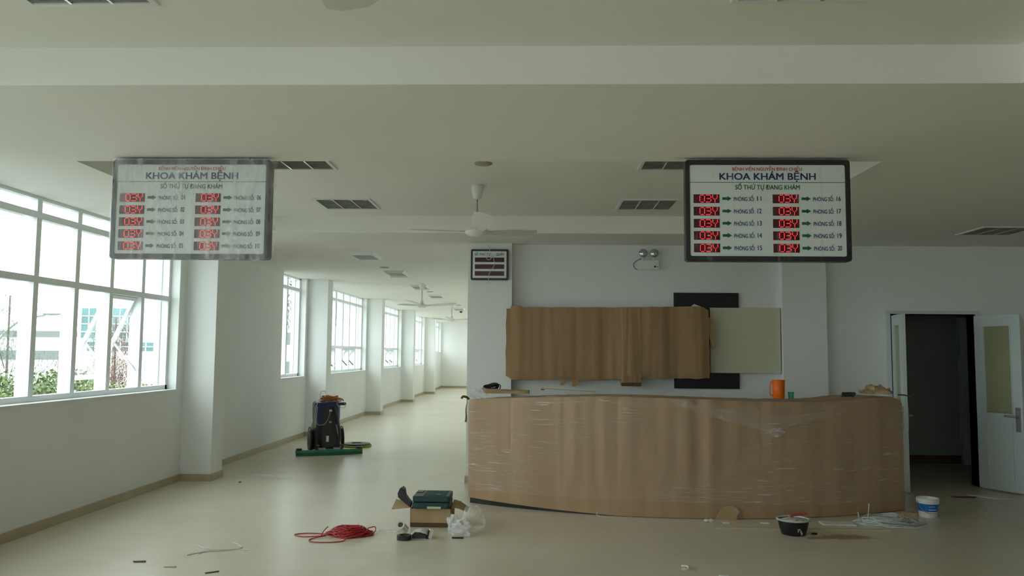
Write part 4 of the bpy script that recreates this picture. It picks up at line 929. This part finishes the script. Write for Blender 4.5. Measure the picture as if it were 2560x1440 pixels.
MB().lathe([(0.0835, 0.03), (0.0955, 0.132), (0.0945, 0.132), (0.0825, 0.03)], c, 36, cap=False).build('label_band', 'blue', t)
MB().lathe([(0.094, 0.132), (0.104, 0.138), (0.106, 0.172), (0.108, 0.178), (0.102, 0.186), (0.096, 0.182), (0.094, 0.15)], c, 36, cap=False).build('rim', 'white', t)
MB().lathe([(0.0, 0.150), (0.093, 0.152)], c, 36, cap=False).build('paint_surface', 'paper', t)
MB().tube(catmull([(3.775, 8.39, 0.155), (3.765, 8.30, 0.10), (3.83, 8.285, 0.055), (3.93, 8.285, 0.06), (3.995, 8.30, 0.11), (3.985, 8.39, 0.155)], 6), 0.003, 6).build('wire_handle', 'steel', t)
def bucket_text(s, x0, w_, zb, cap):
    q = text_mb(s, x0, w_, zb, cap, 0)
    for v in q.v:
        r = 0.0838+(v.z-0.03)*0.118+0.0012; a = (v.x-c[0])/r; v.x = c[0]+r*math.sin(a); v.y = c[1]-r*math.cos(a)
    return q
bucket_text('MTN', c[0]-0.03, 0.055, 0.103, 0.014).build('lettering', 't_white', t)
MB().grid(lambda u, v: Vector((c[0]+0.0935*math.sin(-0.35+0.8*u), c[1]-0.0935*math.cos(-0.35+0.8*u), 0.078+0.007*v)), 12, 1).build('label_stripe', 't_white', t)

def scrap(name, mt, pts, h, label, cat='scrap', group=None):
    return tag(MB().prismz(pts, 0.0005, h).build(name, mt), label, cat, group)
scrap('paper_scrap', 'paper', [(4.95, 9.75), (5.25, 9.70), (5.32, 9.50), (5.15, 9.48), (5.05, 9.58)], 0.004, 'white torn paper on floor in front of the open right door leaf', 'paper')
scrap('paper_scrap', 'paper', [(5.36, 9.42), (5.60, 9.50), (5.62, 9.38), (5.45, 9.36)], 0.004, 'pale paper scrap on floor at far right edge', 'paper')
scrap('cardboard_scrap', 'carddark', [(4.68, 9.62), (4.98, 9.60), (4.92, 9.52), (4.72, 9.53)], 0.006, 'dark scrap on floor at the foot of the right door leaf', 'cardboard')
scrap('cardboard_scrap', 'card2', [(3.66, 8.50), (3.78, 8.50), (3.79, 8.43), (3.67, 8.44)], 0.03, 'small cardboard block between cable coil and bucket', 'cardboard')
scrap('plaster_bit', 'paper', [(1.76, 7.96), (1.82, 7.96), (1.82, 7.93), (1.76, 7.93)], 0.008, 'small white bit on floor by the counter, left of torn patch', 'plaster')
scrap('plaster_bit', 'paper', [(2.12, 7.97), (2.19, 7.97), (2.19, 7.94), (2.12, 7.94)], 0.010, 'small white bit on floor between torn patch and basin', 'plaster')
tag(MB().ball((1.62, 8.0, 0.012), 0.03, 0.02, 0.014, 10, 6, 0.5, 3, 2).ball((1.66, 8.0, 0.012), 0.02, 0.015, 0.016, 10, 6, 0.5, 3, 3).build('gravel_crumbs', 'paper', smooth=False), 'pale crumbs on floor against the counter foot', 'crumbs')
tag(MB().tube(catmull([(1.09, 6.32, 0.006), (1.125, 6.28, 0.012), (1.12, 6.22, 0.01), (1.07, 6.21, 0.006)], 5), 0.006, 5).build('white_curl', 'paper'), 'small white plastic curl on the floor at bottom centre', 'plastic curl')
tag(MB().tube(catmull([(0.60, 8.16, 0.05), (0.585, 8.15, 0.03), (0.61, 8.13, 0.012), (0.68, 8.11, 0.006), (0.74, 8.11, 0.006)], 5), 0.004, 5).build('white_cable_offcut', 'cable'), 'short white cable offcut against the foot of counter', 'cable')
scrap('brown_chip', 'carddark', [(-3.02, 6.20), (-2.93, 6.22), (-2.92, 6.19), (-3.0, 6.18)], 0.008, 'thin brown chip on floor at the bottom left, farther left one', 'chip')
scrap('brown_chip', 'card2', [(-2.72, 6.06), (-2.64, 6.08), (-2.63, 6.05)], 0.006, 'thin reddish chip on floor at bottom left, right of brown chip', 'chip')
scrap('brown_chip', 'carddark', [(-2.36, 5.92), (-2.28, 5.98), (-2.275, 5.96), (-2.35, 5.905)], 0.006, 'dark splinter on floor at the bottom edge, below the bent wire', 'chip')
scrap('black_speck', 'black', [(-3.59, 9.94), (-3.57, 9.94), (-3.57, 9.97), (-3.59, 9.97)], 0.01, 'tiny black speck on floor near the first left pillar', 'speck')
scrap('black_speck', 'black', [(2.44, 7.50), (2.49, 7.50), (2.49, 7.53), (2.45, 7.53)], 0.012, 'small black lump on floor right of the paint basin', 'speck')
scrap('plaster_bit', 'paper', [(-0.86, 8.82), (-0.80, 8.90), (-0.83, 8.91), (-0.88, 8.84)], 0.006, 'white bit on floor left of counter, behind the tool case', 'plaster')
scrap('plaster_bit', 'paper', [(1.30, 6.02), (1.38, 6.04), (1.36, 5.98)], 0.02, 'white crumb on the floor at bottom edge right of centre', 'plaster')

# ------------------------------------------------------------------ outside
g = MB().box(-160, -5.2, -40, 220, -3.7, -3.5).build('ground', 'ground'); S(g)
def leaves(m, c, rx, ry, rz, n, size, rnd, shell=0.55, droop=False):
    for k in range(n):
        d = Vector((rnd.gauss(0, 1), rnd.gauss(0, 1), rnd.gauss(0, 1))).normalized()*(shell+(1-shell)*rnd.random())
        p = Vector((c[0]+d.x*rx, c[1]+d.y*ry, c[2]+d.z*rz))
        if droop:
            L = size*rnd.uniform(2, 5); q = p+Vector((rnd.uniform(-.4, .4)*L, rnd.uniform(-.4, .4)*L, -L*rnd.uniform(0.2, 1))); s = Vector((rnd.uniform(-1, 1), rnd.uniform(-1, 1), 0)).normalized()*size*0.22
            m.add([p-s, p+s, q], [(0, 1, 2)])
        else:
            a = Vector((rnd.uniform(-1, 1), rnd.uniform(-1, 1), rnd.uniform(-1, 1))).normalized()*size; b = a.orthogonal().normalized()*size*0.55
            m.add([p-a, p+b, p+a, p-b], [(0, 1, 2, 3)])
def tree(x, y, ztop, blobs, n, size, mt, label, seed, droop=False, trunk=0.07, name='tree', cat='tree'):
    rnd = random.Random(seed); t = thing(name, label, cat, (x, y, -3.5), 'trees outside the windows')
    m = MB()
    for (dx, dy, z, rx, ry, rz) in blobs: leaves(m, (x+dx, y+dy, z), rx, ry, rz, int(n*rx*rz), size, rnd, 0.5, droop)
    m.build('foliage', mt, t)
    b = MB().tube([(x, y, -3.5), (x+0.1, y, -1), (x, y+0.1, ztop)], trunk, 7, taper=0.6)
    for (dx, dy, z, rx, ry, rz) in blobs: b.tube([(x, y, min(z-0.6*rz, ztop)-0.3), (x+dx*0.6, y+dy*0.6, z-rz*0.2), (x+dx, y+dy, z+rz*0.4)], trunk*0.3, 5, taper=0.7)
    b.build('trunk', 'bark', t)
    return t
tree(-10.8, 17.2, 0.2, [(-1.0, 0, 0.35, 1.2, 1.1, 0.85), (0.6, 0.3, 0.45, 1.1, 1.1, 0.75), (1.9, 0.6, 0.1, 1.0, 1.0, 0.8), (-2.3, -0.5, 0.1, 1.2, 1, 0.9), (0.2, 0.2, -0.8, 2.4, 1.5, 1.0)], 3200, 0.05, 'leaf', 'low bright green bushy tree beyond the first window', 1)
tree(-17.8, 27.0, 3.4, [(-0.5, 0, 2.2, 1.3, 1.2, 1.6), (0.3, 0, 0.7, 1.6, 1.3, 1.2), (1.2, 0, -0.3, 1.8, 1.3, 1.0)], 1300, 0.045, 'needle', 'thin needle leaved tree at the left edge of first window', 2, True)
tree(-13.0, 21.9, 1.4, [(0.2, 0, 0.7, 0.8, 1, 0.7), (-0.4, 0, -0.1, 1.1, 1, 0.8)], 1700, 0.035, 'needle', 'drooping grey green tree seen in second pane from left', 3, True)
tree(-13.4, 25.6, 2.6, [(0, 0, 1.4, 0.75, 0.7, 1.4), (0.1, 0, 0.1, 0.9, 0.8, 1.3), (0, 0, -1.0, 1.0, 0.8, 0.8)], 3000, 0.045, 'rust', 'brownish dry foliage tree behind the open window sash', 4, True)
tree(-15.5, 47.0, 6.0, [(0, 0, 4.2, 1.6, 1.4, 2.0), (0.4, 0, 6.5, 1.2, 1.2, 1.6), (-0.5, 0, 2.6, 1.2, 1, 1.0)], 300, 0.16, 'needle', 'tall needle leaved tree behind the narrow second window', 5, True, 0.2)
tree(-10.0, 40.0, 6.5, [(0, 0, 5.6, 2.2, 2.4, 2.6), (0.1, 1, 2.0, 2.0, 2.4, 2.6)], 700, 0.12, 'leaf', 'tall green tree seen through the third window fins', 6, False, 0.2)
# buildings far away
t = thing('office_building', 'white office building with teal glass corner beyond the trees', 'building', (-62, 108, -3.5))
MB().box(-95, -46.5, 104, 120, -3.5, 3.1).build('lower_block', 'bwhite', t)
MB().box(-58.0, -51.0, 102.6, 103.8, 3.1, 6.9).build('glass_tower', 'bglass', t)
mm = MB()
for k in range(8): mm.box(-58.0+k*1.0-0.05, -58.0+k*1.0+0.05, 102.5, 102.6, 3.1, 6.9)
for z in (3.9, 4.9, 5.9): mm.box(-58.0, -51.0, 102.5, 102.6, z-0.06, z+0.06)
mm.build('mullion_grid', 'bwhite', t)
for z0_, z1_, x0_, x1_ in ((1.5, 2.6, -57.8, -47),):
    wv = MB().box(x0_, x1_, 103.85, 104, z0_, z1_).build('window_band', 'bglass', t)
    q = MB()
    for k in range(int((x1_-x0_)/1.1)+1): q.box(x0_+k*1.1-0.06, x0_+k*1.1+0.06, 103.7, 103.85, z0_, z1_)
    q.box(x0_, x1_, 103.7, 103.85, (z0_+z1_)/2-0.05, (z0_+z1_)/2+0.05); q.build('window_bar', 'bwhite', wv)
t = thing('long_white_house', 'long white flat roofed building with grey roof band outside', 'building', (-46, 68, -3.5))
MB().box(-60, -40.0, 68, 70, -3.5, 3.4).build('walls', 'bwhite', t)
MB().box(-60.2, -39.9, 67.6, 70.1, 2.65, 3.15).build('roof_band', 'bgrey', t)
MB().box(-60, -40.0, 67.9, 68, 0.75, 1.5).build('window_band', 'bgrey', t)
t = thing('far_white_block', 'white block with small windows behind the narrow second window', 'building', (-24, 74, -3.5))
MB().box(-34, -15, 74, 90, -3.5, 4.6).build('walls', 'bwhite', t)
for k in range(9):
    for z in (-0.4, 2.2): MB().box(-33+k*2.0, -32.1+k*2.0, 73.93, 74, z, z+1.1).build('window', 'bgrey', t)
t = thing('street_lamp', 'curved pale street lamp arm outside at far left', 'street lamp', (-19.2, 28.3, -3.5))
MB().tube(catmull([(-19.2, 28.3, -3.5), (-19.2, 28.3, 1.1), (-18.95, 28.3, 1.85), (-18.4, 28.3, 2.45), (-17.9, 28.3, 2.68), (-17.3, 28.3, 2.80)], 8), 0.045, 8).build('pole', 'grey', t)
MB().ball((-17.05, 28.3, 2.85), 0.36, 0.13, 0.07).build('lamp_head', 'grey', t)
